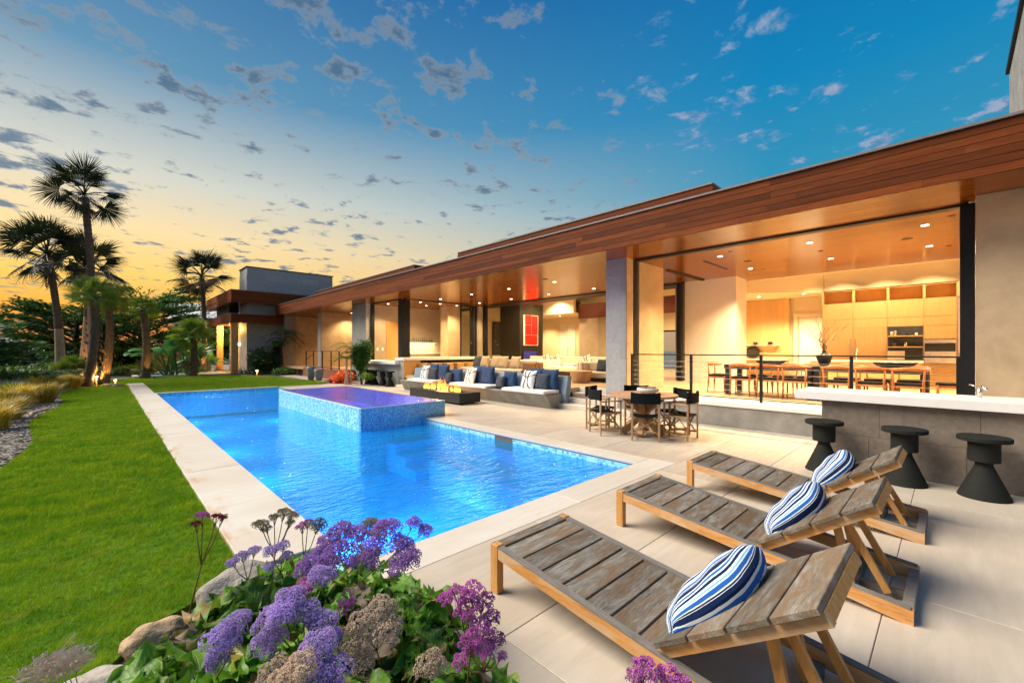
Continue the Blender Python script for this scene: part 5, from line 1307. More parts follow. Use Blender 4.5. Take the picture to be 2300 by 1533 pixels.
for (x, y, l) in ((16.0, 9.95, 'black curved lounge chair in the living room, left one'), (15.2, 8.65, 'black curved lounge chair in the living room, right one')):
    t = thing('lounge_chair', l, 'chair', (x, y, 0.5))
    part('shell', MB().lathe([(0.05, 0.34), (0.24, 0.38), (0.33, 0.55), (0.34, 0.72), (0.31, 0.72), (0.22, 0.45), (0.0, 0.42)], (x, y, 0.55), 20), 'vase_black', t, True)
    for a in (0, 1.57, 3.14, 4.71): part('leg', MB().tube([(x+0.12*math.cos(a), y+0.12*math.sin(a), 0.92), (x+0.28*math.cos(a), y+0.28*math.sin(a), 0.5)], 0.014, 6), 'black_metal', t)
cf = thing('coffee_table', 'low dark coffee table with thin legs beyond the ottoman', 'table', (15.2, 10.6, 0.5))
part('tabletop', MB().box(14.95, 15.6, 9.9, 11.6, 0.88, 0.92), 'bark_dark', cf)
for x in (15.0, 15.5):
    for y in (10.0, 11.5): part('leg', MB().box(x, x+0.04, y, y+0.04, 0.5, 0.879), 'bark_dark', cf)
# pots by the far wing
for (x, y, h, l) in ((7.95, 23.75, 0.72, 'taller grey round planter by the wood deck'), (8.15, 23.15, 0.60, 'shorter grey round planter by the wood deck')):
    t = thing('planter', l, 'planter', (x, y, -0.015), 0, 'grey planters by the wood deck')
    part('pot', MB().lathe([(0.0, 0), (0.13, 0), (0.19, h*0.35), (0.23, h*0.8), (0.225, h), (0.20, h), (0.20, h*0.93), (0.0, h*0.93)], seg=24), 'pot_grey', t, True, local=True)
# ================================================================== planting
FV = Vector((math.sin(AZ), math.cos(AZ), 0)); RV = Vector((math.cos(AZ), -math.sin(AZ), 0))
def at(u, v, d):
    """world point seen at photo pixel (u, v) at a real distance d in front of the camera"""
    return Vector((0, 0, 1.6))+d*(FV+RV*((u-1150)/950)+Vector((0, 0, (785-v)/950)))
def rot_to(d, up=Vector((0, 0, 1))):
    d = Vector(d).normalized(); x = up.cross(d)
    if x.length < 1e-3: x = Vector((1, 0, 0))
    x.normalize(); y = d.cross(x)
    m_ = Matrix.Identity(4)
    for i in range(3): m_[i][0] = x[i]; m_[i][1] = y[i]; m_[i][2] = d[i]
    return m_
# ---- boulders
for (x, y, r_, sc, mt, l, sd_) in ((0.66, 3.22, 0.205, (1.2, 0.8, 0.78), 'boulder', 'large pale grey boulder beside the end of the pool coping', 1),
        (0.20, 2.98, 0.125, (1.15, 0.85, 0.8), 'boulder_tan', 'rounded tan boulder at the lawn edge, middle of the three', 2),
        (-0.05, 2.66, 0.17, (1.1, 1.0, 0.7), 'boulder', 'pale boulder at the lawn edge nearest the bottom left corner', 3)):
    m_ = MB().blob((0, 0, 0), r_, random.Random(sd_), 0.13, 4, sc)
    o = solo('boulder', m_, mt, l, 'boulder', 'boulders edging the flower bed', True, (x, y, 0.03))
# ---- statice leaf meshes
def leaf_mesh(seed, L=0.22, Wd=0.13, wav=1.0):
    r_ = random.Random(seed); nx, ny = 6, 12; m_ = MB(); ph = [r_.uniform(0, 6) for _ in range(4)]; bend = r_.uniform(0.5, 1.3)
    for j in range(ny+1):
        t_ = j/ny; wv = Wd*(0.06+0.94*math.sin(PI*min(1, max(0, (t_-0.12)/0.88))**0.8)**0.7 if t_ > 0.14 else 0.06)
        if j == ny: wv = Wd*0.22
        for i in range(nx+1):
            s = i/nx*2-1; e = abs(s)**2
            lob = 1+0.16*math.sin(t_*19+ph[0]+(s > 0)*1.3)*e
            x = s*wv*lob*0.9; z = wav*e*(0.022*math.sin(t_*17+ph[1]+s)+0.012*math.sin(t_*31+ph[2]))+abs(s)*0.02
            a = bend*t_
            y = L*(math.sin(a)/bend if bend > 0.01 else t_); zz_ = L*(1-math.cos(a))/bend
            m_.v.append((x, y+0.012*math.sin(s*7+ph[3])*e, z-zz_))
    for j in range(ny):
        for i in range(nx): q = j*(nx+1)+i; m_.f.append((q, q+1, q+nx+2, q+nx+1))
    return m_
LV = [leaf_mesh(k, 0.165+0.03*(k % 3), 0.075+0.018*(k % 2), 1.3) for k in range(6)]
LM = [m_.mesh('leaf', 'statice_leaf', True) for m_ in LV]
LMD = [m_.mesh('leaf', 'statice_leaf_dry', True) for m_ in LV[:2]]
# ---- florets and clusters
def floret(m_, p, n, s, r_):
    n = n.normalized(); a = n.orthogonal().normalized(); b = n.cross(a); th = r_.uniform(0, 6); i = len(m_.v)
    m_.v.append(tuple(p)); K = 5
    for k in range(K*2):
        t_ = th+PI*k/K; rr = s*(1.0 if k % 2 == 0 else 0.55); h = s*(0.95 if k % 2 == 0 else 0.75)
        m_.v.append(tuple(p+n*h+(a*math.cos(t_)+b*math.sin(t_))*rr))
    for k in range(K*2): m_.f.append((i, i+1+k, i+1+(k+1) % (K*2)))
def cluster_mesh(mat, seed, loose=False, n=520):
    """unit sized domed head made of curled sprays of small cup florets"""
    r_ = random.Random(seed); m_ = MB()
    lobes = []
    for k in range(9 if not loose else 14):
        a = k*2.4+r_.uniform(-0.3, 0.3); rr = (0.15+0.62*math.sqrt((k+0.3)/(9 if not loose else 14)))
        lobes.append((Vector((rr*math.cos(a), rr*math.sin(a), 0.55*(1-rr*rr)+r_.uniform(-0.12, 0.1))), r_.uniform(0.30, 0.44) if not loose else r_.uniform(0.16, 0.27)))
    for c, R_ in lobes:
        cnt = int(n/len(lobes))
        for _ in range(cnt):
            d = Vector((r_.gauss(0, 1), r_.gauss(0, 1), r_.gauss(0.35, 1))).normalized()
            if d.z < -0.45: d.z = -d.z*0.5
            fold = 1-0.16*abs(math.sin(d.x*5+c.x*9))*abs(math.cos(d.y*6))
            p = c+d*R_*fold
            floret(m_, p, (d+c*0.3), 0.072 if not loose else 0.08, r_)
    return m_.mesh('flower_head', mat, False)
CM = {}
for mat, lo_ in (('flower_purple', 0), ('flower_lilac', 0), ('flower_magenta', 1), ('flower_dry', 0), ('flower_olive', 0), ('flower_red', 1)):
    CM[mat] = [cluster_mesh(mat, 10+k, bool(lo_), 760 if not lo_ else 420) for k in range(3)]
rf_ = random.Random(77)
def statice(label, base, stems, leafpoly=None, nleaf=0, group='statice plants in the flower bed'):
    t = thing('sea_lavender', label, 'flowering plant', tuple(base), 0, group)
    for (root, heads, smat) in stems:
        tops = [(at(u, v, d), r_/950*d, mat) for (u, v, d, r_, mat) in heads]
        cen = sum((p for p, _, _ in tops), Vector())/len(tops)
        rt_ = Vector(root); fork = rt_.lerp(cen, 0.62)+Vector((rf_.uniform(-0.02, 0.02), rf_.uniform(-0.02, 0.02), 0))
        s_ = MB().tube([rt_, rt_.lerp(fork, 0.5)+Vector((rf_.uniform(-0.015, 0.015), rf_.uniform(-0.015, 0.015), 0.01)), fork], [0.0050, 0.0042, 0.0036], 6)
        for p, r_, mat in tops:
            mid = fork.lerp(p, 0.55)+Vector((0, 0, -0.02)); low = p-Vector((0, 0, r_*0.25))
            s_.tube([fork, mid, low], [0.0032, 0.0026, 0.002], 5)
            for k in range(5):
                q = p+Vector((rf_.uniform(-1, 1), rf_.uniform(-1, 1), rf_.uniform(-0.1, 0.5)))*r_*0.6
                s_.tube([mid.lerp(low, 0.6), q], [0.0016, 0.0009], 4)
        st_ = part('stem', s_, smat, t, True)
        for p, r_, mat in tops:
            me = rf_.choice(CM[mat]); toc = (p-fork).normalized()
            nrm = (Vector((0, 0, 1))*1.0+toc*0.7+Vector((rf_.uniform(-0.2, 0.2), rf_.uniform(-0.2, 0.2), 0))).normalized()
            k = r_*1.02
            o = link('flower_head', me, st_, mat=Matrix.Translation(p-Vector((0, 0, r_*0.35))-Vector(base))@rot_to(nrm)@Matrix.Rotation(rf_.uniform(0, 6), 4, 'Z')@Matrix.Diagonal((k, k, k*1.05, 1)))
    if leafpoly:
        xs_ = [p[0] for p in leafpoly]; ys_ = [p[1] for p in leafpoly]; n = 0; tries = 0
        while n < nleaf and tries < 20000:
            tries += 1
            x = rf_.uniform(min(xs_), max(xs_)); y = rf_.uniform(min(ys_), max(ys_))
            if not inside(leafpoly, np.array([x]), np.array([y]))[0]: continue
            n += 1
            a = rf_.uniform(0, 2*PI); h = rf_.uniform(-0.03, 0.20); el = rf_.uniform(-0.1, 1.0); sc = rf_.uniform(0.65, 1.25)
            me = rf_.choice(LMD) if rf_.random() < 0.06 else rf_.choice(LM)
            mt = Matrix.Translation(Vector((x, y, h))-Vector(base))@Matrix.Rotation(a, 4, 'Z')@Matrix.Rotation(el, 4, 'X')@Matrix.Rotation(rf_.uniform(-0.5, 0.5), 4, 'Y')@Matrix.Diagonal((sc, sc, sc, 1))
            link('leaf', me, t, mat=mt)
    return t
P, Lc, Mg, Dr, Ol, Rd = 'flower_purple', 'flower_lilac', 'flower_magenta', 'flower_dry', 'flower_olive', 'flower_red'
G_, GR = 'statice_stem', 'statice_stem_red'
statice('leafy sea lavender beside the boulders with a big lilac head and thin red stems', (0.25, 2.6, 0), [
    ((0.35, 2.35, 0.0), [(528, 1398, 1.45, 32, Lc), (502, 1432, 1.42, 40, Lc), (492, 1470, 1.40, 28, Lc), (548, 1382, 1.45, 18, Lc)], G_),
    ((0.33, 3.0, 0.0), [(455, 1157, 2.25, 17, Mg), (440, 1176, 2.25, 13, Rd), (487, 1160, 2.25, 15, Rd), (501, 1160, 2.2, 11, Rd)], GR)],
    [(0.05, 2.4), (0.28, 2.72), (0.5, 2.85), (0.68, 2.85), (0.66, 2.2), (0.5, 1.75), (0.2, 2.05)], 120)
statice('tall sea lavender with bunched purple heads in front of the pool corner', (1.05, 2.6, 0), [
    ((1.0, 2.75, 0.0), [(765, 1192, 2.15, 30, P), (738, 1216, 2.1, 28, P), (760, 1236, 2.05, 32, P), (800, 1200, 2.15, 28, P), (722, 1244, 2.05, 24, P)], G_),
    ((1.15, 2.7, 0.0), [(870, 1184, 2.15, 32, P), (845, 1222, 2.1, 26, P), (900, 1226, 2.1, 34, P), (915, 1250, 2.05, 30, P), (893, 1268, 2.05, 24, P), (828, 1252, 2.05, 26, P)], G_),
    ((1.2, 2.75, 0.0), [(930, 1172, 2.3, 18, P), (952, 1190, 2.3, 19, P)], G_),
    ((1.05, 2.75, 0.0), [(832, 1176, 2.25, 22, Ol), (847, 1196, 2.25, 20, Dr), (806, 1236, 2.2, 22, Dr)], G_),
    ((0.95, 2.7, 0.0), [(700, 1272, 1.95, 34, P), (736, 1266, 1.95, 32, P), (790, 1262, 2.0, 18, P)], G_),
    ((0.9, 2.5, 0.0), [(722, 1292, 1.8, 30, Lc), (690, 1312, 1.78, 28, Mg), (664, 1326, 1.75, 24, Mg)], G_),
    ((0.85, 2.8, 0.0), [(714, 1178, 2.25, 21, Ol), (678, 1180, 2.3, 15, Mg), (692, 1170, 2.3, 11, Mg)], G_)],
    [(0.62, 2.9), (0.85, 3.0), (1.15, 2.85), (1.38, 2.5), (1.38, 2.1), (0.95, 2.1), (0.66, 2.3)], 130)
statice('sea lavender with big lilac and dry tan heads nearest the camera', (0.8, 2.0, 0), [
    ((0.70, 2.0, 0.0), [(650, 1348, 1.42, 38, Lc), (612, 1392, 1.40, 42, Lc), (604, 1440, 1.38, 38, Lc), (682, 1372, 1.42, 36, Lc), (722, 1392, 1.42, 32, Lc), (745, 1425, 1.42, 24, Lc), (636, 1368, 1.38, 34, Lc)], G_),
    ((0.72, 1.9, 0.0), [(715, 1442, 1.25, 40, Lc), (698, 1486, 1.22, 44, Lc), (752, 1500, 1.22, 38, Lc), (720, 1524, 1.2, 40, Lc)], G_),
    ((0.62, 1.8, 0.0), [(620, 1512, 1.15, 42, Dr), (672, 1496, 1.15, 40, Dr), (650, 1530, 1.1, 42, Dr)], GR),
    ((0.98, 1.95, 0.0), [(852, 1366, 1.5, 36, Dr), (818, 1396, 1.46, 40, Dr), (868, 1408, 1.46, 38, Dr), (798, 1438, 1.42, 36, Dr), (815, 1478, 1.40, 28, Dr)], GR),
    ((1.0, 1.75, 0.0), [(966, 1486, 1.35, 34, Dr)], GR),
    ((0.95, 2.1, 0.0), [(775, 1360, 1.8, 20, Mg), (790, 1348, 1.8, 12, Mg)], GR)],
    [(0.5, 1.75), (0.66, 2.25), (0.95, 2.1), (1.36, 2.1), (1.35, 1.75), (1.2, 1.35), (0.85, 1.3)], 150)
statice('two thin stemmed magenta sea lavenders in front of the paving, right of the clump', (1.15, 1.6, 0), [
    ((1.12, 1.45, 0.0), [(1028, 1332, 1.32, 30, Mg), (1062, 1322, 1.32, 30, Mg), (1000, 1342, 1.32, 20, Mg), (1050, 1366, 1.30, 32, Mg), (1086, 1346, 1.32, 28, Mg), (1104, 1384, 1.32, 24, Mg)], GR),
    ((1.2, 1.42, 0.0), [(1078, 1408, 1.28, 34, Mg), (1112, 1428, 1.30, 26, Mg), (1052, 1440, 1.28, 26, Mg), (1036, 1482, 1.28, 22, Mg), (1090, 1452, 1.28, 28, Mg), (1128, 1470, 1.3, 14, Mg)], GR)])
statice('magenta sea lavender rising at the bottom edge below the nearest lounger', (1.0, 0.85, 0), [
    ((0.95, 0.8, 0.2), [(1452, 1500, 1.0, 38, Mg), (1500, 1518, 1.0, 36, Mg), (1424, 1516, 1.0, 24, Mg), (1530, 1530, 1.0, 30, Mg)], GR)])
statice('thin stemmed sea lavenders with olive and lilac heads by the boulder and coping', (0.8, 3.1, 0), [
    ((0.78, 2.98, 0.0), [(585, 1176, 2.35, 16, Ol), (598, 1186, 2.35, 12, Ol), (616, 1160, 2.35, 12, Ol), (637, 1150, 2.35, 15, Ol), (655, 1157, 2.35, 13, Ol), (652, 1172, 2.35, 10, Ol)], GR),
    ((0.66, 2.95, 0.0), [(522, 1262, 2.3, 14, Lc), (545, 1247, 2.3, 17, Lc), (572, 1234, 2.3, 14, Lc)], G_),
    ((0.85, 2.95, 0.0), [(610, 1236, 2.3, 17, Lc), (636, 1224, 2.3, 15, Lc), (646, 1246, 2.3, 14, Lc), (606, 1272, 2.25, 14, Lc)], GR)])
# dry feathery plume bottom left
t = thing('dry_plume_plant', 'dry brown feathery plume plant in the bottom left corner', 'plant', (-0.1, 2.0, 0), 0)
m_ = MB()
for (u, v) in ((70, 1512), (100, 1496), (130, 1486), (160, 1484), (120, 1510), (150, 1502), (85, 1528)):
    c_ = at(u, v, 1.65)
    for _ in range(90):
        d = Vector((rf_.gauss(0.5, 0.8), rf_.gauss(0, 0.8), rf_.gauss(0.5, 0.4)))*0.028
        q = c_+Vector((rf_.gauss(0, 1), rf_.gauss(0, 1), rf_.gauss(0, 0.5)))*0.022
        m_.tri(q, q+d+Vector((0.003, 0, 0)), q+d*0.9+Vector((-0.003, 0.003, 0.004)))
    m_.tube([(0.0, 2.2, 0.0), c_], [0.004, 0.002], 4)
part('plume', m_, 'flower_dry', t)
# ---- palms
def fan_leaf(seed, n=38, mat='palm_leaf'):
    """unit fan leaf: petiole along +Y then a fan of folded segments, in XY plane, drooping tips"""
    r_ = random.Random(seed); m_ = MB()
    m_.tube([(0, 0, 0), (0, 0.25, 0.02), (0, 0.48, 0.0)], [0.020, 0.015, 0.010], 4, False)
    for k in range(n):
        a = R(-100+200*(k+0.5)/n)+r_.uniform(-0.03, 0.03)
        L = (0.44+0.09*math.cos(a))*r_.uniform(0.82, 1.12); w_ = 0.0135
        d = Vector((math.sin(a), math.cos(a), 0)); s_ = Vector((math.cos(a), -math.sin(a), 0)); c_ = Vector((0, 0.50, 0))
        dr = r_.uniform(0.15, 0.5)
        p0 = c_; p1 = c_+d*L*0.55+Vector((0, 0, -0.02)); p2 = c_+d*L*0.98+Vector((0, 0, -dr*0.32*L)); p3 = c_+d*L*1.08+Vector((0, 0, -dr*0.9*L))
        i = len(m_.v)
        m_.v += [tuple(p0), tuple(p1-s_*w_+Vector((0, 0, 0.012))), tuple(p1), tuple(p1+s_*w_+Vector((0, 0, 0.012))), tuple(p2-s_*w_*0.4), tuple(p2+s_*w_*0.4), tuple(p3)]
        m_.f += [(i, i+1, i+2), (i, i+2, i+3), (i+1, i+4, i+5, i+2), (i+2, i+5, i+3), (i+4, i+6, i+5)]
    return m_.mesh('frond', mat)
FL = {}
for mt in ('palm_leaf', 'palm_leaf_green', 'dead_frond'): FL[mt] = [fan_leaf(k, 38, mt) for k in range(3)]
rpm = random.Random(31)
def palm(name, label, b, c, rad, tr0, tr1, trunks, mat='palm_leaf', n=34, group='fan palms beside the lawn', dead=5, low=-0.55):
    b = Vector(b); c = Vector(c)
    t = thing(name, label, 'palm tree', tuple(b), 0, group)
    segs = 46
    def tk(t0, t1, m0, nm):
        pts, rr = [], []
        for k in range(segs+1):
            f = t0+(t1-t0)*k/segs; bow = math.sin(f*PI)*0.12
            pts.append(b.lerp(c, f)+Vector((bow, 0, 0))-Vector((0, 0, 0.15*(f > 0.98)))); fl = tr0+(tr1-tr0)*min(1, f*1.6)
            fl *= (1.35-0.35*min(1, f*9)) if f < 0.12 else 1
            rr.append(fl*(1+(0.10 if k % 2 else -0.03)*rpm.uniform(0.5, 1.2)))
        part(nm, MB().tube(pts, rr, 12), m0, t, True)
    if isinstance(trunks, tuple):
        tk(0, trunks[2], trunks[0], 'trunk'); tk(trunks[2], 1, trunks[1], 'trunk')
    else: tk(0, 1, trunks, 'trunk')
    # boots of cut stalks under the crown
    bt = MB()
    for k in range(60):
        f = rpm.uniform(0.72 if mat == 'palm_leaf' else 0.1, 0.99); a = rpm.uniform(0, 2*PI); p = b.lerp(c, f); d = Vector((math.cos(a), math.sin(a), 0))
        s0_ = tr1*1.0; bt.tri(p+d*s0_+Vector((0, 0, -0.06)), p+d*s0_+Vector((-d.y*0.05, d.x*0.05, 0.05)), p+d*(s0_+0.07)+Vector((0, 0, 0.12)))
    part('leaf_bases', bt, 'trunk_palm', t, kind='stuff')
    for k in range(n):
        a = k*2.39996+rpm.uniform(-0.2, 0.2); e = low-0.35+(1.85-low)*((k+0.5)/n); e += rpm.uniform(-0.2, 0.2)
        dead_ = k < dead
        me = rpm.choice(FL['dead_frond' if (dead_ and rpm.random() < 0.45) else mat]); sc = rad*rpm.uniform(0.85, 1.08)
        mt_ = Matrix.Translation(c-b)@Matrix.Rotation(a, 4, 'Z')@Matrix.Rotation(e, 4, 'X')@Matrix.Rotation(rpm.uniform(-1.0, 1.0), 4, 'Y')@Matrix.Diagonal((sc, sc, sc, 1))
        link('frond', me, t, mat=mt_)
    return t
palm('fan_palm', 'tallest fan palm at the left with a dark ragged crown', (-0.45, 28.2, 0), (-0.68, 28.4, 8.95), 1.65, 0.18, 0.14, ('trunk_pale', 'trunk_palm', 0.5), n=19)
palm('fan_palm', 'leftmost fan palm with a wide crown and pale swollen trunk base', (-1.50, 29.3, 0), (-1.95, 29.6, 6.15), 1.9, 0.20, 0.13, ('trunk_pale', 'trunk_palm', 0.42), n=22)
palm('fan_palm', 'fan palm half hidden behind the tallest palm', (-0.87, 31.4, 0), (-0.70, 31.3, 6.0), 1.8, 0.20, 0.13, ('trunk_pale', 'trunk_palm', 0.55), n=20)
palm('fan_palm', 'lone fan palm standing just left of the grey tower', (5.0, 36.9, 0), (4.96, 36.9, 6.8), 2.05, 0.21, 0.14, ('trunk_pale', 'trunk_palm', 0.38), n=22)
G3 = 'short rough trunked palms by the far lawn edge'
palm('short_palm', 'short green palm with a rough dark trunk at the end of the lawn', (-0.56, 26.2, 0), (-0.33, 26.0, 3.95), 0.95, 0.17, 0.15, 'trunk_palm', 'palm_leaf_green', 26, G3, 0, -0.3)
palm('short_palm', 'short green palm just right of the first rough trunked one', (-0.02, 27.9, 0), (0.12, 27.7, 4.0), 0.95, 0.17, 0.15, 'trunk_palm', 'palm_leaf_green', 24, G3, 0, -0.3)
palm('short_palm', 'lone short green palm in the middle of the far shrubs', (1.65, 31.7, 0), (1.55, 31.8, 3.9), 0.85, 0.2, 0.17, 'trunk_palm', 'palm_leaf_green', 24, G3, 0, -0.2)
palm('short_palm', 'low spreading green palm behind the banana leaved plant', (3.9, 32.6, 0), (3.9, 32.6, 2.5), 1.2, 0.2, 0.17, 'trunk_palm', 'palm_leaf_green', 30, G3, 0, -0.4)
palm('short_palm', 'small spiky palm growing at the foot of the leftmost fan palm', (-1.05, 27.6, 0), (-1.05, 27.6, 0.45), 0.9, 0.12, 0.1, 'trunk_palm', 'palm_leaf_green', 26, G3, 0, 0.1)
# ---- leafy masses
def leafcloud(m_, c, r_, n, s, rr, shell=0.55, asp=1.6, flat=0.0, core=True):
    for _ in range(n):
        d = Vector((rr.gauss(0, 1), rr.gauss(0, 1), rr.gauss(0, 1))).normalized(); k = shell+(1-shell)*rr.random()
        k *= 1+0.16*math.sin(d.x*5+c[0])*math.sin(d.y*4+d.z*5+c[1])
        p = Vector(c)+Vector((d.x*r_[0], d.y*r_[1], d.z*r_[2]))*k
        a = Vector((rr.gauss(0, 1), rr.gauss(0, 1), rr.gauss(0, 1)*(1-flat))).normalized(); b = a.orthogonal().normalized()
        q = s*rr.uniform(0.6, 1.3)
        m_.quad(p-a*q*asp*0.5, p+b*q*0.5, p+a*q*asp*0.5, p-b*q*0.5)
def shrub(name, label, c, r_, n, s, mat, cat='shrub', group=None, trunk=True, lobes=5, seed=0, asp=1.6):
    rr = random.Random(seed*7+int(c[0]*10)+n)
    t = thing(name, label, cat, (c[0], c[1], 0), 0, group)
    m_ = MB()
    for k in range(lobes):
        o_ = (rr.uniform(-0.5, 0.5)*r_[0], rr.uniform(-0.5, 0.5)*r_[1], rr.uniform(-0.25, 0.4)*r_[2]) if k else (0, 0, 0)
        q = 1.0 if k == 0 else rr.uniform(0.45, 0.7)
        leafcloud(m_, (c[0]+o_[0], c[1]+o_[1], c[2]+o_[2]), tuple(x*q for x in r_), int(n/lobes), s, rr, 0.45, asp)
    part('foliage', m_, mat, t)
    if trunk:
        s_ = MB()
        for k in range(4): s_.tube([(c[0], c[1], -0.05), (c[0]+rr.uniform(-0.4, 0.4)*r_[0], c[1]+rr.uniform(-0.4, 0.4)*r_[1], c[2]+0.2*r_[2])], [0.05, 0.02], 5)
        part('trunk', s_, 'bark_dark', t)
    return t
def cypress(label, b, h, wid, seed, n_l=24, lay=0.62, lean=(0, 0)):
    rr = random.Random(seed); b = Vector(b)
    t = thing('cypress_tree', label, 'tree', tuple(b), 0, 'dark cypress trees behind the garden')
    tb = MB(); fol = MB()
    top = b+Vector((lean[0], lean[1], h*0.9))
    tb.tube([b, b.lerp(top, 0.5), top], [0.32, 0.2, 0.05], 8)
    for k in range(n_l):
        f = 0.16+0.84*k/n_l; a = k*2.4+rr.uniform(-0.5, 0.5); L = wid*(1.0-0.50*f)*rr.uniform(0.7, 1.15)
        p0 = b.lerp(top, f*0.92); d = Vector((math.cos(a), math.sin(a), 0))
        p1 = p0+d*L*0.5+Vector((0, 0, 0.20*L)); p2 = p0+d*L+Vector((0, 0, 0.30*L+rr.uniform(-0.2, 0.2)))
        tb.tube([p0, p1, p2], [0.10, 0.06, 0.02], 5)
        # flat trailing sprays along the limb
        for q in range(70):
            g_ = rr.uniform(0.25, 1.08); c_ = (p0.lerp(p1, g_*2) if g_ < 0.5 else p1.lerp(p2, (g_-0.5)*2))
            sd2 = Vector((-d.y, d.x, 0))*rr.gauss(0, 0.20*L)*(1.1-0.5*g_)+Vector((0, 0, rr.gauss(0.08, 0.09)))
            dirn = (d+Vector((-d.y, d.x, 0))*rr.uniform(-0.9, 0.9)+Vector((0, 0, rr.uniform(0.05, 0.4)))).normalized()
            c2 = c_+sd2
            for z in range(9):
                o_ = c2+dirn*rr.uniform(0, 0.75)+Vector((rr.gauss(0, 0.07), rr.gauss(0, 0.07), rr.gauss(0, 0.045)))
                w_ = Vector((rr.gauss(0, 1), rr.gauss(0, 1), rr.gauss(0, 0.6))).normalized()
                aa = dirn*rr.uniform(0.18, 0.36)+w_*0.06; bb = w_*0.062
                fol.quad(o_-aa*0.5, o_+bb, o_+aa*0.5, o_-bb)
    part('trunk', tb, 'bark_dark', t, True); part('crown', fol, 'cypress_leaf', t)
    return t
cypress('broad layered cypress behind the short palms', (2.1, 45, -1.5), 8.2, 7.2, 3, 46)
cypress('dark cypress behind the tallest palm, left part of the tree line', (-1.4, 42, -1.5), 6.6, 5.0, 5, 34)
cypress('windswept cypress cut by the left edge of the picture', (-5.2, 24.5, -1.0), 4.5, 3.2, 8, 34)
cypress('low cypress glimpsed between the lone fan palm and the tower', (6.2, 48, -0.5), 4.6, 3.6, 9, 20)
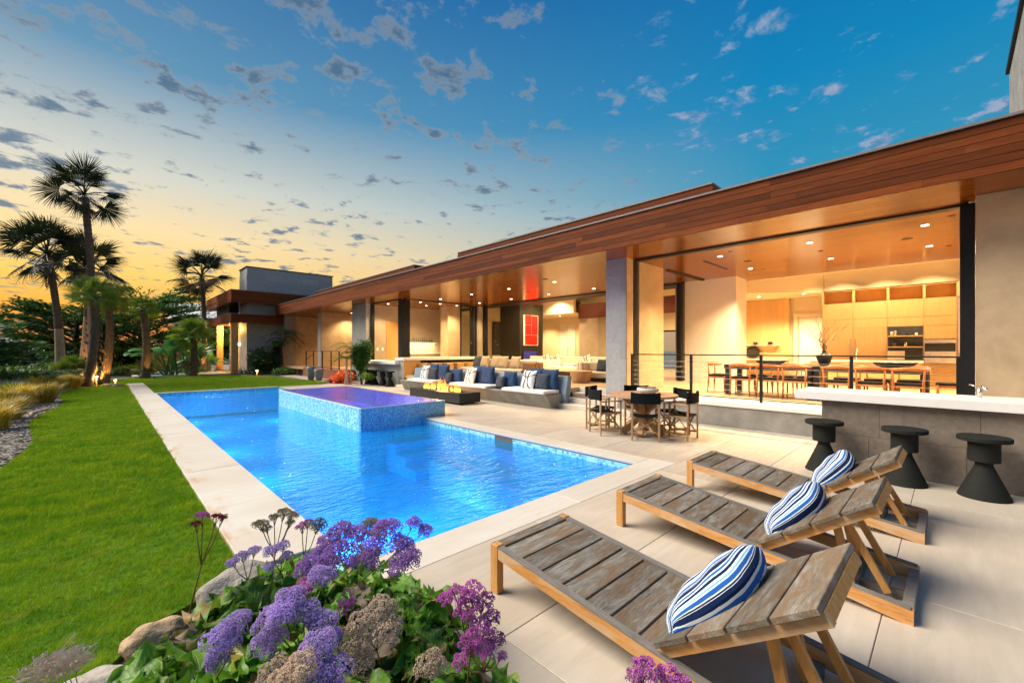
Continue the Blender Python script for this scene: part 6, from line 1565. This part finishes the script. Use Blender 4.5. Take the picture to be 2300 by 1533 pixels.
# shrubs: (label, u, v centre, depth, radii, n, leaf, mat)
k_ = 0
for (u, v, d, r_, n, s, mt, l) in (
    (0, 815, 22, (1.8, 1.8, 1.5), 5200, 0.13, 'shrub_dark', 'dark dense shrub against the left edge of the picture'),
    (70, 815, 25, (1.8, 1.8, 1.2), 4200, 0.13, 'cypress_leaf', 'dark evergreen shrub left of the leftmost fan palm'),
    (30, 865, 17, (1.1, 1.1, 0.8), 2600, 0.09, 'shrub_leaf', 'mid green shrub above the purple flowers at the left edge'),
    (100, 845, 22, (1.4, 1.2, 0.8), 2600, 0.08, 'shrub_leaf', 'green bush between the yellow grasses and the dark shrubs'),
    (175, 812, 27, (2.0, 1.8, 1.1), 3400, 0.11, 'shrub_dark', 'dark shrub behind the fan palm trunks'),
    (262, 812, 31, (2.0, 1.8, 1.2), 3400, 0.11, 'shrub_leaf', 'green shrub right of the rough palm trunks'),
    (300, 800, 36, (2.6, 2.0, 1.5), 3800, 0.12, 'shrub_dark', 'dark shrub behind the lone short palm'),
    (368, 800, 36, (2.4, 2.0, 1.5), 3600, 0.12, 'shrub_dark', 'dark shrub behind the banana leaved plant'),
    (425, 812, 34, (1.8, 1.6, 1.1), 3000, 0.10, 'shrub_leaf', 'green shrub left of the lone fan palm'),
    (275, 832, 28, (1.3, 1.0, 0.55), 1900, 0.07, 'shrub_lime', 'low pale green shrub at the far lawn edge'),
    (430, 838, 29, (0.9, 0.8, 0.5), 1500, 0.07, 'shrub_leaf', 'low green shrub at the corner of the far lawn'),
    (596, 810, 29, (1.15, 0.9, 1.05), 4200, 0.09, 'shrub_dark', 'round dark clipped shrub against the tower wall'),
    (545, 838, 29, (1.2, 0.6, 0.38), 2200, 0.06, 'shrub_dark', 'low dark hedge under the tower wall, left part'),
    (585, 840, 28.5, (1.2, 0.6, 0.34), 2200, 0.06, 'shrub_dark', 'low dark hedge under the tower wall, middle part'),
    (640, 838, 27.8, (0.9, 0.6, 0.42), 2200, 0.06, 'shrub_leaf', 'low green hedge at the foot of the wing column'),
    (515, 840, 31, (0.5, 0.5, 0.4), 900, 0.06, 'shrub_lime', 'small yellow green shrub under the wood post'),
    (40, 845, 19, (1.3, 1.0, 0.55), 2600, 0.07, 'shrub_lime', 'yellow green shrub below the dark shrubs at the left edge'),
    (120, 832, 23, (1.0, 0.9, 0.5), 2000, 0.07, 'shrub_lime', 'yellow green shrub left of the small spiky palm'),
    (345, 822, 30, (1.2, 1.0, 0.7), 2200, 0.09, 'shrub_lime', 'bright green shrub behind the tall banana leaved plant'),
    (148, 838, 24, (0.9, 0.9, 0.45), 1500, 0.06, 'grass_purple', 'greyish purple flowering shrub beside the spiky palm'),
    (178, 842, 21.5, (0.6, 0.6, 0.4), 1200, 0.055, 'grass_purple', 'small purple flowering shrub left of the rough palm trunk'),
    (228, 836, 22, (0.5, 0.5, 0.35), 1000, 0.055, 'grass_purple', 'small purple flowering shrub right of the rough palm trunk'),
    (14, 878, 15, (0.5, 0.5, 0.3), 900, 0.05, 'flower_lilac', 'lilac flowering shrub at the left edge above the yellow grass'),
    (8, 1000, 11, (0.35, 0.4, 0.32), 700, 0.07, 'red_leaf', 'red leaved plant at the left edge beside the lawn'),
    (20, 980, 11.6, (0.22, 0.25, 0.18), 420, 0.06, 'shrub_leaf', 'small green plant behind the red leaved one'),
    (25, 920, 13.6, (0.35, 0.35, 0.2), 500, 0.05, 'red_leaf', 'low red foliage among the yellow grasses'),
    (90, 862, 19.5, (0.7, 0.6, 0.35), 1300, 0.055, 'shrub_lime', 'lime green low shrub behind the yellow grasses'),
    (812, 803, 19.6, (0.40, 0.5, 0.95), 2600, 0.10, 'shrub_leaf', 'leafy green shrub climbing beside the far bar counter'),
    (826, 845, 19.2, (0.3, 0.3, 0.22), 700, 0.07, 'shrub_lime', 'low fern like plant behind the leftmost bar stool'),
    (772, 848, 20.4, (0.55, 0.5, 0.34), 1300, 0.075, 'red_leaf', 'bright red orange leaved plants before the wood deck'),
    (752, 851, 21.0, (0.3, 0.3, 0.2), 500, 0.075, 'red_leaf', 'small clump of red orange leaves by the grey planters')):
    p_ = at(u, v, d)
    shrub('shrub', l, (p_.x, p_.y, p_.z), r_, n, s, mt, 'shrub', None, r_[2] > 0.5, 5, k_, 1.6 if mt != 'red_leaf' else 2.4); k_ += 1
# thin leaved bamboo like palm by the bar and a dark one by the tower
def feather(label, b, h, n, L, mat, seed, group=None):
    rr = random.Random(seed); b = Vector(b)
    t = thing('feather_palm', label, 'palm tree', tuple(b), 0, group)
    for k in range(n):
        a = rr.uniform(0, 2*PI); hh = h*rr.uniform(0.6, 1.0); base_ = b+Vector((rr.uniform(-0.15, 0.15), rr.uniform(-0.15, 0.15), 0))
        top = base_+Vector((rr.uniform(-0.15, 0.15), rr.uniform(-0.15, 0.15), hh))
        if k < 4: part('trunk', MB().tube([base_, top], [0.035, 0.025], 6), 'trunk_pale', t)
        d = Vector((math.cos(a), math.sin(a), 0)); m_ = MB(); pts = []
        for q in range(9):
            f = q/8; pts.append(top+d*L*f+Vector((0, 0, 0.55*L*f-0.75*L*f*f)))
        m_.tube(pts, 0.008, 4, False)
        for q in range(1, 9):
            for s in (-1, 1):
                for w_ in (0, 0.5):
                    p = pts[q-1].lerp(pts[q], w_); sd_ = Vector((-d.y, d.x, 0))*s
                    e = p+(sd_*0.8+d*0.5)*L*0.34*(1.1-q/10)+Vector((0, 0, -0.06))
                    m_.tri(p-d*0.034*L/0.75, p+d*0.034*L/0.75, e)
        part('frond', m_, mat, t)
    return t
feather('feathery green palm between the wood deck and the far bar', (*at(782, 845, 19.4).xy, 0), 1.9, 20, 0.75, 'palm_leaf_green', 4)
feather('dim feathery palm in the corner between tower and wing', (*at(640, 840, 29.5).xy, 0), 2.9, 22, 1.3, 'shrub_leaf', 6)
feather('sunlit spiky yucca like plant among the far shrubs', (*at(288, 838, 27).xy, 0), 0.5, 14, 0.7, 'palm_leaf_green', 9)
# ---- banana leaved plants
def paddle(seed):
    r_ = random.Random(seed); m_ = MB(); n = 10
    m_.tube([(0, 0, 0), (0, 0.1, 0.45), (0, 0.2, 0.9)], [0.035, 0.025, 0.015], 5, False)
    for j in range(n+1):
        t_ = j/n; w_ = 0.24*math.sin(PI*(0.06+0.9*t_))**0.7; y = 0.2+0.55*t_**1.3; z = 0.9+0.85*t_-0.35*t_*t_
        for i, s in enumerate((-1, 0, 1)): m_.v.append((s*w_, y+0.02*abs(s), z+abs(s)*w_*0.4))
    o_ = len(m_.v)-3*(n+1)
    for j in range(n):
        for i in range(2): q = o_+j*3+i; m_.f.append((q, q+1, q+4, q+3))
    return m_.mesh('leaf', 'banana_leaf', True)
PD = [paddle(k) for k in range(3)]
def banana(label, b, n, sc, seed):
    rr = random.Random(seed)
    t = thing('banana_leaf_plant', label, 'plant', tuple(b), 0, 'banana leaved plants by the far lawn')
    for k in range(n):
        a = k*2.4+rr.uniform(-0.3, 0.3); e = rr.uniform(-0.55, 0.25); s_ = sc*rr.uniform(0.75, 1.15)
        link('leaf', rr.choice(PD), t, mat=Matrix.Translation((rr.uniform(-0.35, 0.35), rr.uniform(-0.35, 0.35), 0))@Matrix.Rotation(a, 4, 'Z')@Matrix.Rotation(e-0.1, 4, 'X')@Matrix.Diagonal((s_, s_, s_, 1)))
banana('tall banana leaved plant with upright paddles at the far lawn edge', (*at(385, 840, 26.5).xy, 0), 20, 1.55, 2)
banana('second banana leaved plant just right of the tall one', (*at(432, 840, 27.5).xy, 0), 14, 1.35, 3)
banana('small banana leaved plant below the lone fan palm', (*at(470, 838, 31).xy, 0), 10, 1.0, 5)
# ---- ornamental grasses
def tuft(label, x, y, r_, h, n, mat, seed):
    rr = random.Random(seed); m_ = MB()
    for _ in range(n):
        a = rr.uniform(0, 2*PI); L = h*rr.uniform(0.6, 1.15); o_ = r_*rr.uniform(0, 0.4); sp_ = rr.uniform(0.1, 0.85)*r_
        d = Vector((math.cos(a), math.sin(a), 0)); s_ = Vector((-d.y, d.x, 0))*0.008*(1+h)
        p0 = Vector((d.x*o_, d.y*o_, -0.05)); p1 = p0+d*sp_*0.45+Vector((0, 0, L*0.7)); p2 = p0+d*sp_*1.15+Vector((0, 0, L*1.02-0.3*sp_))
        m_.quad(p0-s_, p0+s_, p1+s_*0.8, p1-s_*0.8); m_.tri(p1-s_*0.8, p1+s_*0.8, p2)
    o = solo('grass_tuft', m_, mat, label, 'ornamental grass', 'grass tufts in the mulch bed', False, (x, y, 0))
    return o
for k, (x, y, r_, h, mt, l) in enumerate(((-1.35, 19.3, 0.55, 0.5, 'grass_yellow', 'golden grass tuft at the bend of the lawn edge'), (-1.75, 18.6, 0.5, 0.5, 'grass_yellow', 'golden grass tuft left of the one at the lawn bend'),
        (-2.0, 17.8, 0.55, 0.45, 'grass_yellow', 'golden grass tuft before the dark shrubs'), (-1.45, 24.6, 0.6, 0.5, 'grass_yellow', 'golden grass tuft left of the rough trunked palm'),
        (-1.2, 25.4, 0.5, 0.5, 'grass_yellow', 'golden grass tuft touching the far end of the lawn'), (-1.9, 23.0, 0.6, 0.55, 'grass_yellow', 'tall golden grass tuft below the leftmost fan palm'),
        (-1.62, 15.4, 0.45, 0.42, 'grass_yellow', 'golden grass tuft beside the fallen branch'), (-1.85, 14.6, 0.5, 0.42, 'grass_yellow', 'golden grass tuft at the left picture edge, upper one'),
        (-1.62, 13.5, 0.42, 0.4, 'grass_yellow', 'golden grass tuft at the left picture edge, lower one'), (-2.2, 20.2, 0.6, 0.5, 'shrub_lime', 'lime green grass tuft behind the golden grasses'),
        (-0.95, 25.9, 0.5, 0.42, 'grass_yellow', 'small golden grass tuft at the foot of the rough trunked palm'), (-2.3, 21.8, 0.6, 0.5, 'grass_purple', 'mauve grass tuft behind the golden grasses'),
        (-1.6, 25.9, 0.5, 0.6, 'grass_purple', 'mauve grass tuft left of the small spiky palm'))):
    tuft(l, x, y, r_*1.05, h*1.35, 520, mt, k)
# ---- stones and garden lamps at the end of the lawn
for k, (u, v, r_) in enumerate(((240, 862, 0.13), (252, 860, 0.16), (265, 860, 0.14))):
    p_ = at(u, v, 18.6); solo('boulder', MB().blob((0, 0, 0), r_, random.Random(k+9), 0.12, 3, (1.5, 1.1, 0.7)), 'boulder_tan', ('left', 'middle', 'right')[k]+' one of three small lamp lit stones at the end of the lawn', 'boulder', 'small stones at the end of the lawn', True, (p_.x, p_.y, 0.02))
def garden_lamp(label, x, y, h, e):
    t = thing('garden_lamp', label, 'lamp', (x, y, 0), 0, 'small warm garden lamps')
    part('post', MB().tube([(0, 0, -0.05), (0, 0, h)], 0.022, 8), 'stump_wood', t, local=True)
    part('lamp_shade', MB().lathe([(0.0, 0.06), (0.10, 0.03), (0.10, 0.02), (0.0, 0.02)], (0, 0, h), 14), 'gutter_metal', t, local=True)
    part('lamp_head', MB().lathe([(0.0, -0.02), (0.05, -0.02), (0.05, 0.019), (0.0, 0.019)], (0, 0, h), 12), 'lamp_warm', t, local=True)
    lamp('garden_lamp_light', (x, y-0.12, h-0.03), e, (1, 0.58, 0.2), 'POINT', 0.05)
garden_lamp('garden lamp on a post at the foot of the rough trunked palm', -0.26, 26.25, 0.42, 14)
garden_lamp('mushroom shaped garden lamp at the far lawn before the round shrub', 6.81, 29.9, 0.30, 12)
garden_lamp('garden lamp among the stones right of the rough palm trunks', 0.35, 26.6, 0.2, 8)
for (x, y, z, tx, ty, e, lb) in ((-0.15, 27.6, 0.1, -0.5, 28.2, 60, 'ground spotlight aimed at the tallest palm'), (-0.75, 30.6, 0.1, -0.87, 31.4, 50, 'ground spotlight aimed at the half hidden palm'), (0.3, 27.4, 0.1, 0.0, 27.9, 30, 'ground spotlight aimed at the second short palm'),
        (4.6, 36.2, 0.1, 5.0, 36.9, 50, 'ground spotlight aimed at the lone palm by the tower'), (2.0, 31.0, 0.1, 1.65, 31.7, 24, 'ground spotlight aimed at the lone short palm'), (7.4, 31.4, 0.1, 7.9, 32.3, 10, 'ground spotlight before the dark round shrub')):
    d_ = Vector((tx, ty, 2.2))-Vector((x, y, z))
    lamp('uplight_lamp', (x, y, z), e, (1.0, 0.50, 0.12), 'SPOT', 0.05, 70, 0.6, rot=d_.to_track_quat('-Z', 'Y').to_euler())
    part('housing', MB().tube([(x, y, -0.05), (x, y, z-0.03)], 0.05, 10), 'black_metal', thing('spotlight', lb, 'lamp', (x, y, 0), 0, 'ground spotlights under the palms'))
# small turquoise pool in the far garden
sm = thing('plunge_pool', 'small turquoise plunge pool at the far side of the lawn', 'pool', (2.6, 33.6, 0))
part('edge', MB().box(1.2, 4.4, 33.2, 33.45, -0.1, 0.03).box(1.2, 1.45, 33.451, 35.4, -0.1, 0.03), 'coping_stone', sm)
part('water', MB().box(1.451, 4.4, 33.451, 35.4, -0.1, -0.02), 'spa_plaster', sm)
